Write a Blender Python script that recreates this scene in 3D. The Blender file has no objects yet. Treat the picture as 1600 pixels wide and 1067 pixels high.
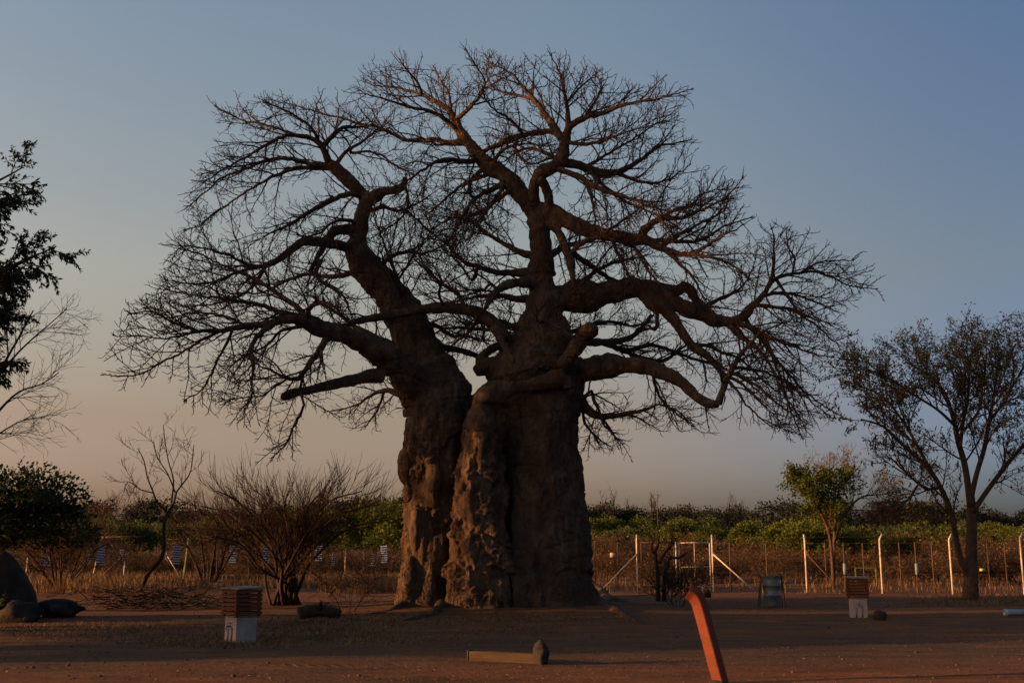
import bpy, bmesh, math, random
import numpy as np
from mathutils import Vector, Matrix, noise as mnoise, kdtree

R = math.radians
sc = bpy.context.scene
col = sc.collection
PW, PH, FPX = 1600.0, 1067.0, 1700.0
HOR = 860.0
EYE = 1.65
PITCH = math.atan((HOR - PH / 2) / FPX)
SUN_AZ, SUN_EL = -100.0, 8.0

# ------------------------------------------------------------------ camera, sky, sun
cam = bpy.data.objects.new('camera', bpy.data.cameras.new('camera'))
col.objects.link(cam)
cam.data.sensor_width = 36.0
cam.data.lens = 36.0 * FPX / PW
cam.location = (0, 0, EYE)
cam.rotation_euler = (math.pi / 2 + PITCH, 0, 0)
cam.data.clip_start = 0.1
cam.data.clip_end = 6000
sc.camera = cam
sc.view_settings.view_transform = 'Standard'
sc.view_settings.look = 'None'
sc.view_settings.exposure = 1.0
sc.view_settings.gamma = 1.0
sc.view_settings.use_curve_mapping = False

world = bpy.data.worlds.new('World')
sc.world = world
world.use_nodes = True
wn = world.node_tree
bg = wn.nodes['Background']
sky = wn.nodes.new('ShaderNodeTexSky')
sky.sky_type = 'NISHITA'
sky.sun_disc = False
sky.sun_elevation = R(SUN_EL)
sky.sun_rotation = R(SUN_AZ)
sky.air_density = 1.0
sky.dust_density = 3.0
sky.ozone_density = 1.0
tc = wn.nodes.new('ShaderNodeTexCoord')
sep = wn.nodes.new('ShaderNodeSeparateXYZ')
wn.links.new(tc.outputs['Generated'], sep.inputs[0])
ramp = wn.nodes.new('ShaderNodeValToRGB')
def sky_tint(r, first, last, mids):
    c = r.color_ramp
    c.elements[0].position = 0.0; c.elements[0].color = (*first, 1)
    c.elements[1].position = 0.45; c.elements[1].color = (*last, 1)
    for pos, k in mids:
        e = c.elements.new(pos); e.color = (*k, 1)
    wn.links.new(sep.outputs['Z'], r.inputs[0])
    return r
# glow painted as a tint on the sky: warmer towards the sun, bluer away
sky_tint(ramp, (1.2, 1.05, 1.6), (1.66, 1.55, 1.50), ((.07, (1.40, 1.03, 1.2)), (.115, (1.43, .95, .85)), (.24, (1.88, 1.43, 1.17))))
ramp2 = sky_tint(wn.nodes.new('ShaderNodeValToRGB'), (.60, .72, 1.6), (.69, .78, 1.04), ((.07, (.55, .70, 1.35)), (.24, (.76, .73, .83))))
side = wn.nodes.new('ShaderNodeMapRange'); side.interpolation_type = 'SMOOTHSTEP'
side.inputs['From Min'].default_value = -.05; side.inputs['From Max'].default_value = .5
wn.links.new(sep.outputs['X'], side.inputs['Value'])
tint = wn.nodes.new('ShaderNodeMix'); tint.data_type = 'RGBA'
wn.links.new(side.outputs[0], tint.inputs[0]); wn.links.new(ramp.outputs[0], tint.inputs[6]); wn.links.new(ramp2.outputs[0], tint.inputs[7])
mixw = wn.nodes.new('ShaderNodeMix'); mixw.data_type = 'RGBA'; mixw.blend_type = 'MULTIPLY'
mixw.inputs[0].default_value = 1.0
wn.links.new(sky.outputs[0], mixw.inputs[6])
wn.links.new(tint.outputs[2], mixw.inputs[7])
wn.links.new(mixw.outputs[2], bg.inputs[0])
bg.inputs[1].default_value = 0.075

sl = bpy.data.lights.new('sun', 'SUN')
sl.energy = 5.0
sl.angle = R(0.6)
sl.color = (1.0, 0.47, 0.18)
sun = bpy.data.objects.new('sun', sl)
col.objects.link(sun)
az = R(SUN_AZ)
SUNV = Vector((math.sin(az) * math.cos(R(SUN_EL)), math.cos(az) * math.cos(R(SUN_EL)), math.sin(R(SUN_EL))))
sun.rotation_euler = SUNV.to_track_quat('Z', 'Y').to_euler()
sun.location = SUNV * 60

# ------------------------------------------------------------------ helpers
_cp, _sp = math.cos(PITCH), math.sin(PITCH)

def ray(px, py):
    u, v = (px - PW / 2) / FPX, (PH / 2 - py) / FPX
    return Vector((u, _cp - v * _sp, _sp + v * _cp))

def at(px, py, Y):
    d = ray(px, py)
    return Vector((0, 0, EYE)) + d * (Y / d.y)

def gpt(px, py):
    d = ray(px, py)
    t = -EYE / d.z
    return Vector((d.x * t, d.y * t, 0))

def gx(px, Y):
    return Vector(((px - PW / 2) / FPX * Y * 1.0, Y, 0)) if False else Vector((at(px, HOR, Y).x, Y, gz(at(px, HOR, Y).x, Y)))

def proj(p):
    x, y, z = p[0], p[1], p[2] - EYE
    f = y * _cp + z * _sp
    return PW / 2 + FPX * x / f, PH / 2 - FPX * (-y * _sp + z * _cp) / f

def scale_at(Y):
    return Y / FPX

def gz(x, y):
    d = math.hypot(x, y)
    a = min(1.0, max(0.0, (d - 4) / 10)) * 0.05
    q = ((x + .3) / 4.4) ** 2 + ((y - 32.9) / 3.6) ** 2
    swell = .13 * math.exp(-q * q) * (1 + .5 * mnoise.noise(Vector((x * 1.1, y * 1.1, 0)))) if q < 4 else 0.0
    return swell + a * mnoise.noise(Vector((x * 0.22, y * 0.22, 3.1))) + 0.018 * mnoise.noise(Vector((x * 0.9, y * 0.9, 7.7)))

class MB:
    def __init__(s):
        s.v = []; s.f = []

    def tube(s, pts, rad, n=6, cap=True, twist=0.0):
        m = len(pts)
        if m < 2: return
        base = len(s.v)
        pts = [Vector(p) for p in pts]
        t = (pts[1] - pts[0]).normalized()
        ref = Vector((0, 0, 1)) if abs(t.z) < 0.9 else Vector((1, 0, 0))
        nrm = t.cross(ref).normalized()
        cs = [(math.cos(2 * math.pi * k / n + twist), math.sin(2 * math.pi * k / n + twist)) for k in range(n)]
        for i in range(m):
            if i == 0: t = pts[1] - pts[0]
            elif i == m - 1: t = pts[-1] - pts[-2]
            else: t = pts[i + 1] - pts[i - 1]
            if t.length < 1e-9: t = Vector((0, 0, 1))
            t = t.normalized()
            nrm = nrm - t * nrm.dot(t)
            nrm = nrm.normalized() if nrm.length > 1e-6 else t.orthogonal().normalized()
            b = t.cross(nrm)
            p, r = pts[i], rad[i]
            for c, q in cs:
                s.v.append((p.x + r * (nrm.x * c + b.x * q), p.y + r * (nrm.y * c + b.y * q), p.z + r * (nrm.z * c + b.z * q)))
        for i in range(m - 1):
            a = base + i * n
            for k in range(n):
                k2 = (k + 1) % n
                s.f.append((a + k, a + k2, a + n + k2, a + n + k))
        if cap:
            s.f.append(tuple(range(base + n - 1, base - 1, -1)))
            s.f.append(tuple(range(base + (m - 1) * n, base + m * n)))

    def loft(s, rings):
        """rings: list of lists of points, same count; capped"""
        base = len(s.v); n = len(rings[0])
        for r in rings: s.v.extend([tuple(p) for p in r])
        for i in range(len(rings) - 1):
            a = base + i * n
            for k in range(n):
                k2 = (k + 1) % n
                s.f.append((a + k, a + k2, a + n + k2, a + n + k))
        s.f.append(tuple(range(base + n - 1, base - 1, -1)))
        s.f.append(tuple(range(base + (len(rings) - 1) * n, base + len(rings) * n)))

    def box(s, c, size, rot=None):
        b = len(s.v)
        for dx in (-.5, .5):
            for dy in (-.5, .5):
                for dz in (-.5, .5):
                    p = Vector((dx * size[0], dy * size[1], dz * size[2]))
                    if rot is not None: p = rot @ p
                    s.v.append(tuple(p + Vector(c)))
        for q in ((0, 1, 3, 2), (4, 6, 7, 5), (0, 4, 5, 1), (2, 3, 7, 6), (0, 2, 6, 4), (1, 5, 7, 3)):
            s.f.append(tuple(b + i for i in q))

    def bar(s, a, b, w, h=None):
        a, b = Vector(a), Vector(b)
        d = b - a
        q = d.to_track_quat('X', 'Z').to_matrix()
        s.box((a + b) / 2, (d.length, w, h or w), q)

    def leaf(s, p, d, L, Wd, rng, bend=0.15):
        d = d.normalized()
        u = d.cross(Vector((rng.gauss(0, 1), rng.gauss(0, 1), rng.gauss(0, 1))))
        u = u.normalized() if u.length > 1e-6 else d.orthogonal()
        nn = d.cross(u)
        b = len(s.v)
        m = p + d * L * 0.5
        e = p + d * L - nn * L * bend
        for q in (p, m + u * Wd * .5, e, m - u * Wd * .5): s.v.append(tuple(q))
        s.f.append((b, b + 1, b + 2, b + 3))

    def mesh(s, name, mat, smooth=True):
        me = bpy.data.meshes.new(name)
        me.from_pydata(s.v, [], s.f)
        me.validate()
        if mat is not None: me.materials.append(mat)
        if smooth: me.polygons.foreach_set('use_smooth', [True] * len(me.polygons))
        me.update()
        return me

    def build(s, name, mat, parent=None, smooth=True, bevel=0):
        o = bpy.data.objects.new(name, s.mesh(name, mat, smooth))
        col.objects.link(o)
        if bevel:
            bm = bmesh.new(); bm.from_mesh(o.data)
            bmesh.ops.bevel(bm, geom=bm.edges[:], offset=bevel, segments=2, affect='EDGES', profile=0.6)
            bm.to_mesh(o.data); bm.free()
        if parent is not None: o.parent = parent
        return o

def tag(o, label=None, cat=None, group=None, kind=None):
    if label: o['label'] = label
    if cat: o['category'] = cat
    if group: o['group'] = group
    if kind: o['kind'] = kind
    return o

def empty(name, loc=(0, 0, 0), rz=0.0):
    o = bpy.data.objects.new(name, None)
    o.empty_display_size = 0.2
    col.objects.link(o)
    o.location = loc
    o.rotation_euler = (0, 0, rz)
    return o

def copy_tree(o, parent=None):
    c = o.copy(); col.objects.link(c); c.parent = parent
    for ch in list(o.children): copy_tree(ch, c)
    return c

def catmull(pts, step):
    """pts: list of tuples, any dimension; first three give the length"""
    P = [np.array(p, float) for p in pts]
    if len(P) == 2: P = [P[0], (P[0] + P[1]) / 2, P[1]]
    out = []
    for i in range(len(P) - 1):
        p0 = P[i - 1] if i > 0 else 2 * P[0] - P[1]
        p1, p2 = P[i], P[i + 1]
        p3 = P[i + 2] if i + 2 < len(P) else 2 * P[-1] - P[-2]
        n = max(1, int(np.linalg.norm((p2 - p1)[:3]) / step))
        for k in range(n):
            t = k / n
            out.append(0.5 * ((2 * p1) + (-p0 + p2) * t + (2 * p0 - 5 * p1 + 4 * p2 - p3) * t * t + (-p0 + 3 * p1 - 3 * p2 + p3) * t ** 3))
    out.append(P[-1])
    return out

# ------------------------------------------------------------------ materials
def mat(name, c1, c2, scale=4.0, rough=0.9, bump=0.0, bscale=None, stretch=(1, 1, 1), c3=None, s3=1.0, spec=0.2, metal=0.0, trans=0.0, island=0.0):
    m = bpy.data.materials.new(name); m.use_nodes = True
    nt = m.node_tree; N = nt.nodes; Lk = nt.links
    b = N['Principled BSDF']
    b.inputs['Roughness'].default_value = rough
    b.inputs['Specular IOR Level'].default_value = spec
    b.inputs['Metallic'].default_value = metal
    t = N.new('ShaderNodeTexCoord'); mp = N.new('ShaderNodeMapping'); mp.inputs['Scale'].default_value = stretch
    Lk.new(t.outputs['Object'], mp.inputs['Vector'])
    nz = N.new('ShaderNodeTexNoise'); nz.inputs['Scale'].default_value = scale; nz.inputs['Detail'].default_value = 6; nz.inputs['Roughness'].default_value = 0.65
    Lk.new(mp.outputs[0], nz.inputs['Vector'])
    rp = N.new('ShaderNodeValToRGB')
    rp.color_ramp.elements[0].position = 0.32; rp.color_ramp.elements[0].color = (*c1, 1)
    rp.color_ramp.elements[1].position = 0.68; rp.color_ramp.elements[1].color = (*c2, 1)
    Lk.new(nz.outputs['Fac'], rp.inputs[0])
    out = rp.outputs[0]
    if c3 is not None:
        n3 = N.new('ShaderNodeTexNoise'); n3.inputs['Scale'].default_value = s3; n3.inputs['Detail'].default_value = 4
        Lk.new(t.outputs['Object'], n3.inputs['Vector'])
        r3 = N.new('ShaderNodeValToRGB'); r3.color_ramp.elements[0].position = 0.48; r3.color_ramp.elements[1].position = 0.62
        Lk.new(n3.outputs['Fac'], r3.inputs[0])
        mx = N.new('ShaderNodeMix'); mx.data_type = 'RGBA'
        Lk.new(r3.outputs[0], mx.inputs[0]); Lk.new(out, mx.inputs[6]); mx.inputs[7].default_value = (*c3, 1)
        out = mx.outputs[2]
    if island:
        g = N.new('ShaderNodeNewGeometry')
        ma = N.new('ShaderNodeMath'); ma.operation = 'MULTIPLY_ADD'; ma.inputs[1].default_value = island * 2; ma.inputs[2].default_value = 1 - island
        Lk.new(g.outputs['Random Per Island'], ma.inputs[0])
        mx = N.new('ShaderNodeMix'); mx.data_type = 'RGBA'; mx.blend_type = 'MULTIPLY'; mx.inputs[0].default_value = 1
        Lk.new(out, mx.inputs[6]); Lk.new(ma.outputs[0], mx.inputs[7])
        out = mx.outputs[2]
    Lk.new(out, b.inputs['Base Color'])
    if bump:
        nb = N.new('ShaderNodeTexNoise'); nb.inputs['Scale'].default_value = bscale or scale * 4; nb.inputs['Detail'].default_value = 5
        Lk.new(mp.outputs[0], nb.inputs['Vector'])
        bp = N.new('ShaderNodeBump'); bp.inputs['Strength'].default_value = 1.0; bp.inputs['Distance'].default_value = bump
        Lk.new(nb.outputs['Fac'], bp.inputs['Height']); Lk.new(bp.outputs[0], b.inputs['Normal'])
    if trans:
        tr = N.new('ShaderNodeBsdfTranslucent'); Lk.new(out, tr.inputs['Color'])
        ms = N.new('ShaderNodeMixShader'); ms.inputs[0].default_value = trans
        Lk.new(b.outputs[0], ms.inputs[1]); Lk.new(tr.outputs[0], ms.inputs[2]); Lk.new(ms.outputs[0], N['Material Output'].inputs[0])
    return m

M = {}
M['bark'] = mat('baobab_bark', (.024, .0155, .010), (.135, .085, .053), 3.0, .88, .03, 14, (1, 1, .55), (.055, .031, .019), .8)
def bark_relief(m):
    N = m.node_tree.nodes; Lk = m.node_tree.links; b = N['Principled BSDF']
    t = N.new('ShaderNodeTexCoord'); h = None
    for sc_, st, w in ((4.5, (1, 1, .35), 1.0), (11, (1, 1, .5), .5), (6, (.5, .5, 2.6), .35), (34, (1, 1, .8), .2)):
        mp = N.new('ShaderNodeMapping'); mp.inputs['Scale'].default_value = st; Lk.new(t.outputs['Object'], mp.inputs[0])
        n = N.new('ShaderNodeTexNoise'); n.inputs['Scale'].default_value = sc_; n.inputs['Detail'].default_value = 5; n.inputs['Roughness'].default_value = .6
        n.inputs['Distortion'].default_value = .6; Lk.new(mp.outputs[0], n.inputs['Vector'])
        x = N.new('ShaderNodeMath'); x.operation = 'MULTIPLY_ADD'; x.inputs[1].default_value = w; Lk.new(n.outputs['Fac'], x.inputs[0])
        if h is None: x.inputs[2].default_value = 0
        else: Lk.new(h, x.inputs[2])
        h = x.outputs[0]
    bp = N.new('ShaderNodeBump'); bp.inputs['Distance'].default_value = .17; bp.inputs['Strength'].default_value = 1.0
    Lk.new(h, bp.inputs['Height']); Lk.new(bp.outputs[0], b.inputs['Normal'])
bark_relief(M['bark'])
M['twig'] = mat('baobab_twig', (.018, .010, .007), (.060, .034, .023), 1.5, .85)
M['brown_bark'] = mat('brown_bark', (.03, .018, .012), (.095, .055, .034), 5, .9, .01, 30)
M['dead_twig'] = mat('dead_twig', (.016, .010, .007), (.040, .024, .016), 3, .9)
M['scrub_twig'] = mat('scrub_twig', (.034, .020, .012), (.075, .045, .026), .6, .9, island=.35)
M['dark_leaf'] = mat('dark_leaf', (.016, .026, .007), (.034, .054, .013), .8, .7, trans=.25, island=.3)
M['green_leaf'] = mat('green_leaf', (.044, .066, .008), (.082, .104, .014), .35, .7, trans=.3, island=.3)
M['dull_leaf'] = mat('dull_leaf', (.035, .05, .014), (.06, .078, .024), .35, .75, trans=.25, island=.3)
M['far_leaf'] = mat('far_leaf', (.014, .020, .012), (.026, .031, .018), .08, .8, trans=.1, island=.3)
M['pod_leaf'] = mat('olive_leaf', (.15, .12, .035), (.24, .18, .06), .8, .75, trans=.45, island=.3)
M['pod'] = mat('seed_pod', (.085, .045, .025), (.16, .085, .045), 2, .8, island=.3)
M['grass'] = mat('dry_grass', (.09, .055, .027), (.19, .125, .063), .5, .85, trans=.2, island=.35)
M['litter'] = mat('leaf_litter', (.05, .03, .018), (.18, .115, .065), .9, .85, island=.6)
M['pebble'] = mat('pebble', (.03, .022, .017), (.075, .055, .042), 3, .95, island=.5)
M['mound'] = mat('mound_soil', (.020, .014, .010), (.045, .029, .020), 2.5, .95, .03, 9)
M['rock'] = mat('dark_rock', (.014, .012, .011), (.036, .030, .026), 3, .9, .03, 14)
M['steel_white'] = mat('whitewashed_steel', (.42, .36, .29), (.62, .55, .46), 3, .6, c3=(.40, .30, .21), s3=5)
M['steel_dark'] = mat('rusted_steel', (.05, .032, .024), (.11, .065, .042), 9, .8)
M['steel_green'] = mat('green_painted_steel', (.10, .12, .06), (.16, .17, .08), 5, .7)
M['wire'] = mat('fence_wire', (.05, .036, .026), (.09, .06, .042), 3, .7)
M['marker_shade_blue'] = mat('marker_shade_blue', (.17, .25, .42), (.24, .33, .52), 2, .5)  # bluish sky-lit shade put into the stripe colour
M['marker_sun_white'] = mat('marker_sun_white', (.5, .48, .46), (.6, .58, .55), 2, .5)  # same kind of board, direct sun put into a paler stripe colour
M['marker_dark'] = mat('marker_dark', (.015, .014, .016), (.03, .028, .03), 4, .7)
M['plaster'] = mat('white_plaster', (.20, .16, .155), (.34, .29, .285), 4, .85, .004, 40, c3=(.30, .24, .21), s3=3)
M['slat'] = mat('varnished_slat', (.06, .019, .008), (.11, .036, .013), 3, .65, .002, 40, (1, 1, 9), island=.2)
M['slat_top'] = mat('weathered_board', (.13, .10, .08), (.22, .18, .15), 4, .85, .003, 30, (1, 8, 1))
M['metal'] = mat('tap_metal', (.18, .17, .16), (.3, .28, .26), 8, .45, metal=.8)
M['drum'] = mat('drum_paint', (.07, .09, .095), (.105, .13, .135), 5, .38, .002, 30, c3=(.06, .055, .05), s3=6, spec=.5)
M['orange'] = mat('rusty_orange_paint', (.085, .016, .006), (.15, .028, .009), 5, .6, .002, 60, c3=(.09, .028, .014), s3=12)
M['timber'] = mat('weathered_timber', (.032, .021, .012), (.07, .046, .027), 4, .85, .006, 20, (.4, 3, 3))
M['pvc'] = mat('grey_blue_pipe', (.18, .22, .27), (.25, .30, .36), 4, .5)
M['sign'] = mat('sign_plate', (.45, .38, .3), (.6, .5, .4), 3, .6)
M['sign_yellow'] = mat('yellow_plate', (.6, .5, .22), (.7, .6, .3), 3, .6)

# ground material: red soil, grey compacted track, straw patches
def ground_mat():
    m = bpy.data.materials.new('dry_soil'); m.use_nodes = True
    nt = m.node_tree; N = nt.nodes; Lk = nt.links
    b = N['Principled BSDF']; b.inputs['Roughness'].default_value = 0.95; b.inputs['Specular IOR Level'].default_value = 0.1
    t = N.new('ShaderNodeTexCoord')
    def nz(scale, st=(1, 1, 1), det=6, ro=.6):
        mp = N.new('ShaderNodeMapping'); mp.inputs['Scale'].default_value = st
        Lk.new(t.outputs['Object'], mp.inputs['Vector'])
        n = N.new('ShaderNodeTexNoise'); n.inputs['Scale'].default_value = scale; n.inputs['Detail'].default_value = det; n.inputs['Roughness'].default_value = ro
        Lk.new(mp.outputs[0], n.inputs['Vector']); return n.outputs['Fac']
    def ramp(fac, stops):
        r = N.new('ShaderNodeValToRGB'); e = r.color_ramp.elements
        e[0].position, e[0].color = stops[0][0], (*stops[0][1], 1)
        e[1].position, e[1].color = stops[-1][0], (*stops[-1][1], 1)
        for p, c in stops[1:-1]:
            q = e.new(p); q.color = (*c, 1)
        Lk.new(fac, r.inputs[0]); return r.outputs[0]
    def mix(fac, a, c, mode='MIX'):
        x = N.new('ShaderNodeMix'); x.data_type = 'RGBA'; x.blend_type = mode
        if isinstance(fac, float): x.inputs[0].default_value = fac
        else: Lk.new(fac, x.inputs[0])
        Lk.new(a, x.inputs[6]); Lk.new(c, x.inputs[7]); return x.outputs[2]
    def math_(op, a, bb):
        x = N.new('ShaderNodeMath'); x.operation = op
        for i, q in enumerate((a, bb)):
            if isinstance(q, (int, float)): x.inputs[i].default_value = q
            else: Lk.new(q, x.inputs[i])
        return x.outputs[0]
    red = ramp(nz(1.1, (.5, 1.2, 1)), [(.3, (.058, .029, .017)), (.5, (.105, .048, .023)), (.72, (.18, .074, .031))])
    grey = ramp(nz(2.2, (.35, 1.5, 1)), [(.3, (.036, .025, .018)), (.7, (.078, .054, .038))])
    sx = N.new('ShaderNodeSeparateXYZ'); Lk.new(t.outputs['Object'], sx.inputs[0])
    # the track runs across in front of the tree
    wob = math_('MULTIPLY', math_('SUBTRACT', nz(.25, (1, 1, 1), 5), .5), 7.0)
    yy = math_('ADD', math_('SUBTRACT', sx.outputs['Y'], math_('MULTIPLY', sx.outputs['X'], .10)), wob)
    d1 = math_('ABSOLUTE', math_('SUBTRACT', yy, 19.0), 0)
    track = ramp(d1, [(0, (1, 1, 1)), (.9, (1, 1, 1)), (1.0, (0, 0, 0))])
    mr = N.new('ShaderNodeMapRange'); mr.inputs['From Min'].default_value = 3.6; mr.inputs['From Max'].default_value = 1.4
    Lk.new(d1, mr.inputs['Value'])
    c = mix(math_('MULTIPLY', mr.outputs[0], .8), red, grey)
    warm = ramp(nz(.7, (.45, 1.6, 1), 6, .65), [(.5, (0, 0, 0)), (.62, (1, 1, 1))])
    straw = ramp(nz(9, (.5, 1.4, 1), 6, .7), [(.35, (.05, .028, .015)), (.65, (.17, .095, .045))])
    c = mix(math_('MULTIPLY', warm, .6), c, straw)
    patch = ramp(nz(.35, (.6, 1.3, 1), 5, .6), [(.52, (0, 0, 0)), (.66, (1, 1, 1))])
    c = mix(math_('MULTIPLY', patch, .55), c, grey)
    fine = ramp(nz(22, (.6, 1, 1), 8, .75), [(.3, (.45, .45, .45)), (.5, (1, 1, 1)), (.72, (1.7, 1.6, 1.5))])
    c = mix(.85, c, fine, 'MULTIPLY')
    Lk.new(c, b.inputs['Base Color'])
    hb = math_('ADD', math_('MULTIPLY', nz(4, (.7, 1.2, 1), 8, .7), 1.0), math_('MULTIPLY', nz(28, (1, 1, 1), 4, .7), .35))
    yt = math_('ADD', math_('SUBTRACT', sx.outputs['Y'], math_('MULTIPLY', sx.outputs['X'], .16)), math_('MULTIPLY', math_('SUBTRACT', nz(.12, (1, 1, 1), 2), .5), 5.0))
    tread = math_('SINE', math_('ADD', math_('MULTIPLY', sx.outputs['X'], 34.0), math_('MULTIPLY', yt, 18.0)), 0)
    for yc in (12.6, 14.1, 17.2, 18.8):
        mr2 = N.new('ShaderNodeMapRange'); mr2.inputs['From Min'].default_value = .17; mr2.inputs['From Max'].default_value = .08
        Lk.new(math_('ABSOLUTE', math_('SUBTRACT', yt, yc), 0), mr2.inputs['Value'])
        gate_ = math_('MULTIPLY', mr2.outputs[0], ramp(nz(.5, (1, 1, 1), 3), [(.45, (0, 0, 0)), (.55, (1, 1, 1))]))
        hb = math_('ADD', hb, math_('MULTIPLY', gate_, math_('SUBTRACT', math_('MULTIPLY', tread, .22), .45)))
    bp = N.new('ShaderNodeBump'); bp.inputs['Distance'].default_value = .05; bp.inputs['Strength'].default_value = .9
    Lk.new(hb, bp.inputs['Height']); Lk.new(bp.outputs[0], b.inputs['Normal'])
    return m
M['ground'] = ground_mat()

# ------------------------------------------------------------------ ground
def build_ground():
    xs = sorted(set([-3000, -1500, -700, -350, -200, -130, -90] + list(np.arange(-70, 70.01, .5)) + [90, 130, 200, 350, 700, 1500, 3000]))
    ys = sorted(set([-300, -60, -20, -5] + list(np.arange(0, 70.01, .33)) + [75, 82, 90, 105, 130, 170, 230, 320, 450, 700, 1200, 2200, 4000]))
    v = [(x, y, gz(x, y)) for y in ys for x in xs]
    nx = len(xs)
    f = [(j * nx + i, j * nx + i + 1, (j + 1) * nx + i + 1, (j + 1) * nx + i) for j in range(len(ys) - 1) for i in range(nx - 1)]
    mb = MB(); mb.v = v; mb.f = f
    tag(mb.build('ground', M['ground']), kind='structure')
build_ground()

# ------------------------------------------------------------------ the baobab
Y0 = 33.0
def Z1(X, Y): return 160 + X / 2.963, 60 + Y / 2.963
def Z2(X, Y): return 660 + X / 2.963, 60 + Y / 2.963
def Z3(X, Y): return 160 + X / 2.807, 340 + Y / 2.807
def Z4(X, Y): return 560 + X / 3.334, 380 + Y / 3.334
def Z5(X, Y): return 860 + X / 2.807, 340 + Y / 2.807
def ZP(X, Y): return X, Y

CH = {}      # name -> dict(px=[(x,y,hw,depth)], opts)
def C(name, zf, parent, dd, pts, **o):
    P = [(*zf(p[0], p[1]), p[2] * (1 if p[2] > 9 else (.64 + .36 * max(0, p[2] - 3) / 6))) for p in pts]
    if parent:
        best = min(CH[parent]['px'], key=lambda q: (q[0] - P[0][0]) ** 2 + (q[1] - P[0][1]) ** 2)
        s = best[3]
        if math.hypot(best[0] - P[0][0], best[1] - P[0][1]) > 2 and o.get('snap', True):
            P = [(best[0], best[1], P[0][2])] + P
    else:
        s = o.get('d0', 0.0)
    acc = [0]
    for a, b in zip(P, P[1:]): acc.append(acc[-1] + math.hypot(a[0] - b[0], a[1] - b[1]))
    pw = o.get('pw', 1.0)
    q = [(x, y, h, s + dd * (l / acc[-1]) ** pw) for (x, y, h), l in zip(P, acc)]
    dense = catmull(q, 6.0)
    CH[name] = dict(px=[tuple(r) for r in dense], o=o, parent=parent)

# left stem and its family
C('stem_a', ZP, None, 0.8, [(686, 640, 50), (680, 600, 50), (663, 560, 38), (642, 515, 34), (632, 494, 32), (608, 455, 29), (580, 425, 27), (559, 395, 22), (560, 370, 14), (564, 345, 13), (571, 318, 12), (573, 305, 11)], d0=0.2, twig=.25)
C('a1', Z1, 'stem_a', -.5, [(1215, 735, 11), (1180, 700, 11), (1130, 650, 11), (1085, 605, 10), (1050, 578, 9)], twig=.15)
C('a1a', Z1, 'a1', -1.5, [(1050, 578, 7), (1025, 515, 6.5), (985, 470, 5.5), (900, 450, 5), (830, 455, 4.5), (760, 490, 4), (680, 540, 3), (610, 580, 2.5), (540, 620, 2), (480, 660, 1.5)], dr=.3)
C('a1b', Z1, 'a1', 1.0, [(1050, 585, 6), (960, 580, 5.5), (880, 560, 5), (820, 555, 4.5), (740, 575, 4), (650, 610, 3.2), (560, 640, 2.6), (500, 690, 2), (440, 740, 1.7), (400, 775, 1.4)], dr=.3)
C('a1c', Z1, 'a1', 2.6, [(1060, 600, 6), (960, 600, 5), (880, 605, 4.5), (800, 635, 4), (720, 680, 3.2), (650, 720, 2.6), (590, 760, 2.2), (540, 800, 2), (490, 830, 1.6), (440, 870, 1.4), (392, 885, 1.2)], dr=.3)
C('a1d', Z1, 'a1a', 1.5, [(1022, 500, 6), (1050, 468, 5.5), (1095, 428, 5), (1140, 410, 4), (1210, 412, 3)])
C('a1e', Z1, 'a1', 1.8, [(1085, 580, 5), (1110, 545, 4.5), (1150, 510, 4), (1200, 480, 3.5), (1240, 450, 2.5), (1300, 400, 2)])
C('a1f', Z1, 'a1e', -1.6, [(1150, 530, 3.5), (1220, 525, 3), (1290, 540, 2.6), (1340, 580, 2.2), (1400, 610, 1.6)], dr=.2)
C('a1h', Z1, 'a1a', -2.4, [(1000, 480, 4.5), (985, 440, 4), (950, 400, 3.2), (900, 360, 2.6), (840, 330, 2.2), (760, 300, 1.6)], up=.2)
C('a1i', Z1, 'a1a', 2.2, [(900, 450, 4), (820, 420, 3.4), (730, 395, 2.8), (650, 380, 2.2), (590, 350, 1.8), (530, 320, 1.3)], up=.15)
C('a1g', Z1, 'stem_a', -2.6, [(1200, 730, 7), (1150, 720, 6), (1080, 740, 5.5), (1000, 780, 5), (930, 820, 4.2), (870, 860, 3.4), (800, 890, 2.6), (740, 925, 1.8)], dr=.35)
C('a1r', Z1, 'stem_a', -.6, [(1240, 745, 10), (1275, 725, 9), (1310, 708, 8), (1350, 705, 7.5), (1388, 690, 7), (1400, 665, 6), (1403, 645, 5)], twig=.3)
C('a1s', Z1, 'a1r', -.8, [(1400, 680, 4), (1413, 720, 3.5), (1415, 770, 3.5), (1400, 810, 3), (1370, 845, 2.4), (1320, 880, 1.8)], dr=.4)
C('a1t', Z1, 'a1s', 1.2, [(1412, 800, 3), (1450, 835, 2.8), (1500, 880, 2.4), (1550, 920, 2), (1600, 960, 1.5)], dr=.2)
C('a2', Z1, 'stem_a', -2.8, [(1180, 980, 10), (1120, 965, 9), (1050, 950, 8.5), (980, 940, 8), (930, 940, 7.5), (880, 975, 7), (820, 1020, 6.5), (760, 1050, 5.5)], twig=.4)
C('a2a', Z3, 'a2', -1.2, [(760, 190, 5.5), (690, 215, 5), (620, 200, 4), (560, 165, 3.2), (500, 150, 2.6), (430, 130, 2), (350, 125, 1.4)], up=.15)
C('a2b', Z3, 'a2a', .9, [(690, 215, 5), (610, 235, 4), (530, 265, 3.2), (450, 290, 2.6), (370, 290, 2), (290, 275, 1.4)])
C('a2c', Z3, 'a2', 1.8, [(720, 205, 4.5), (690, 260, 4), (640, 320, 3.2), (560, 360, 2.6), (480, 380, 2), (380, 390, 1.4)])
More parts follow.
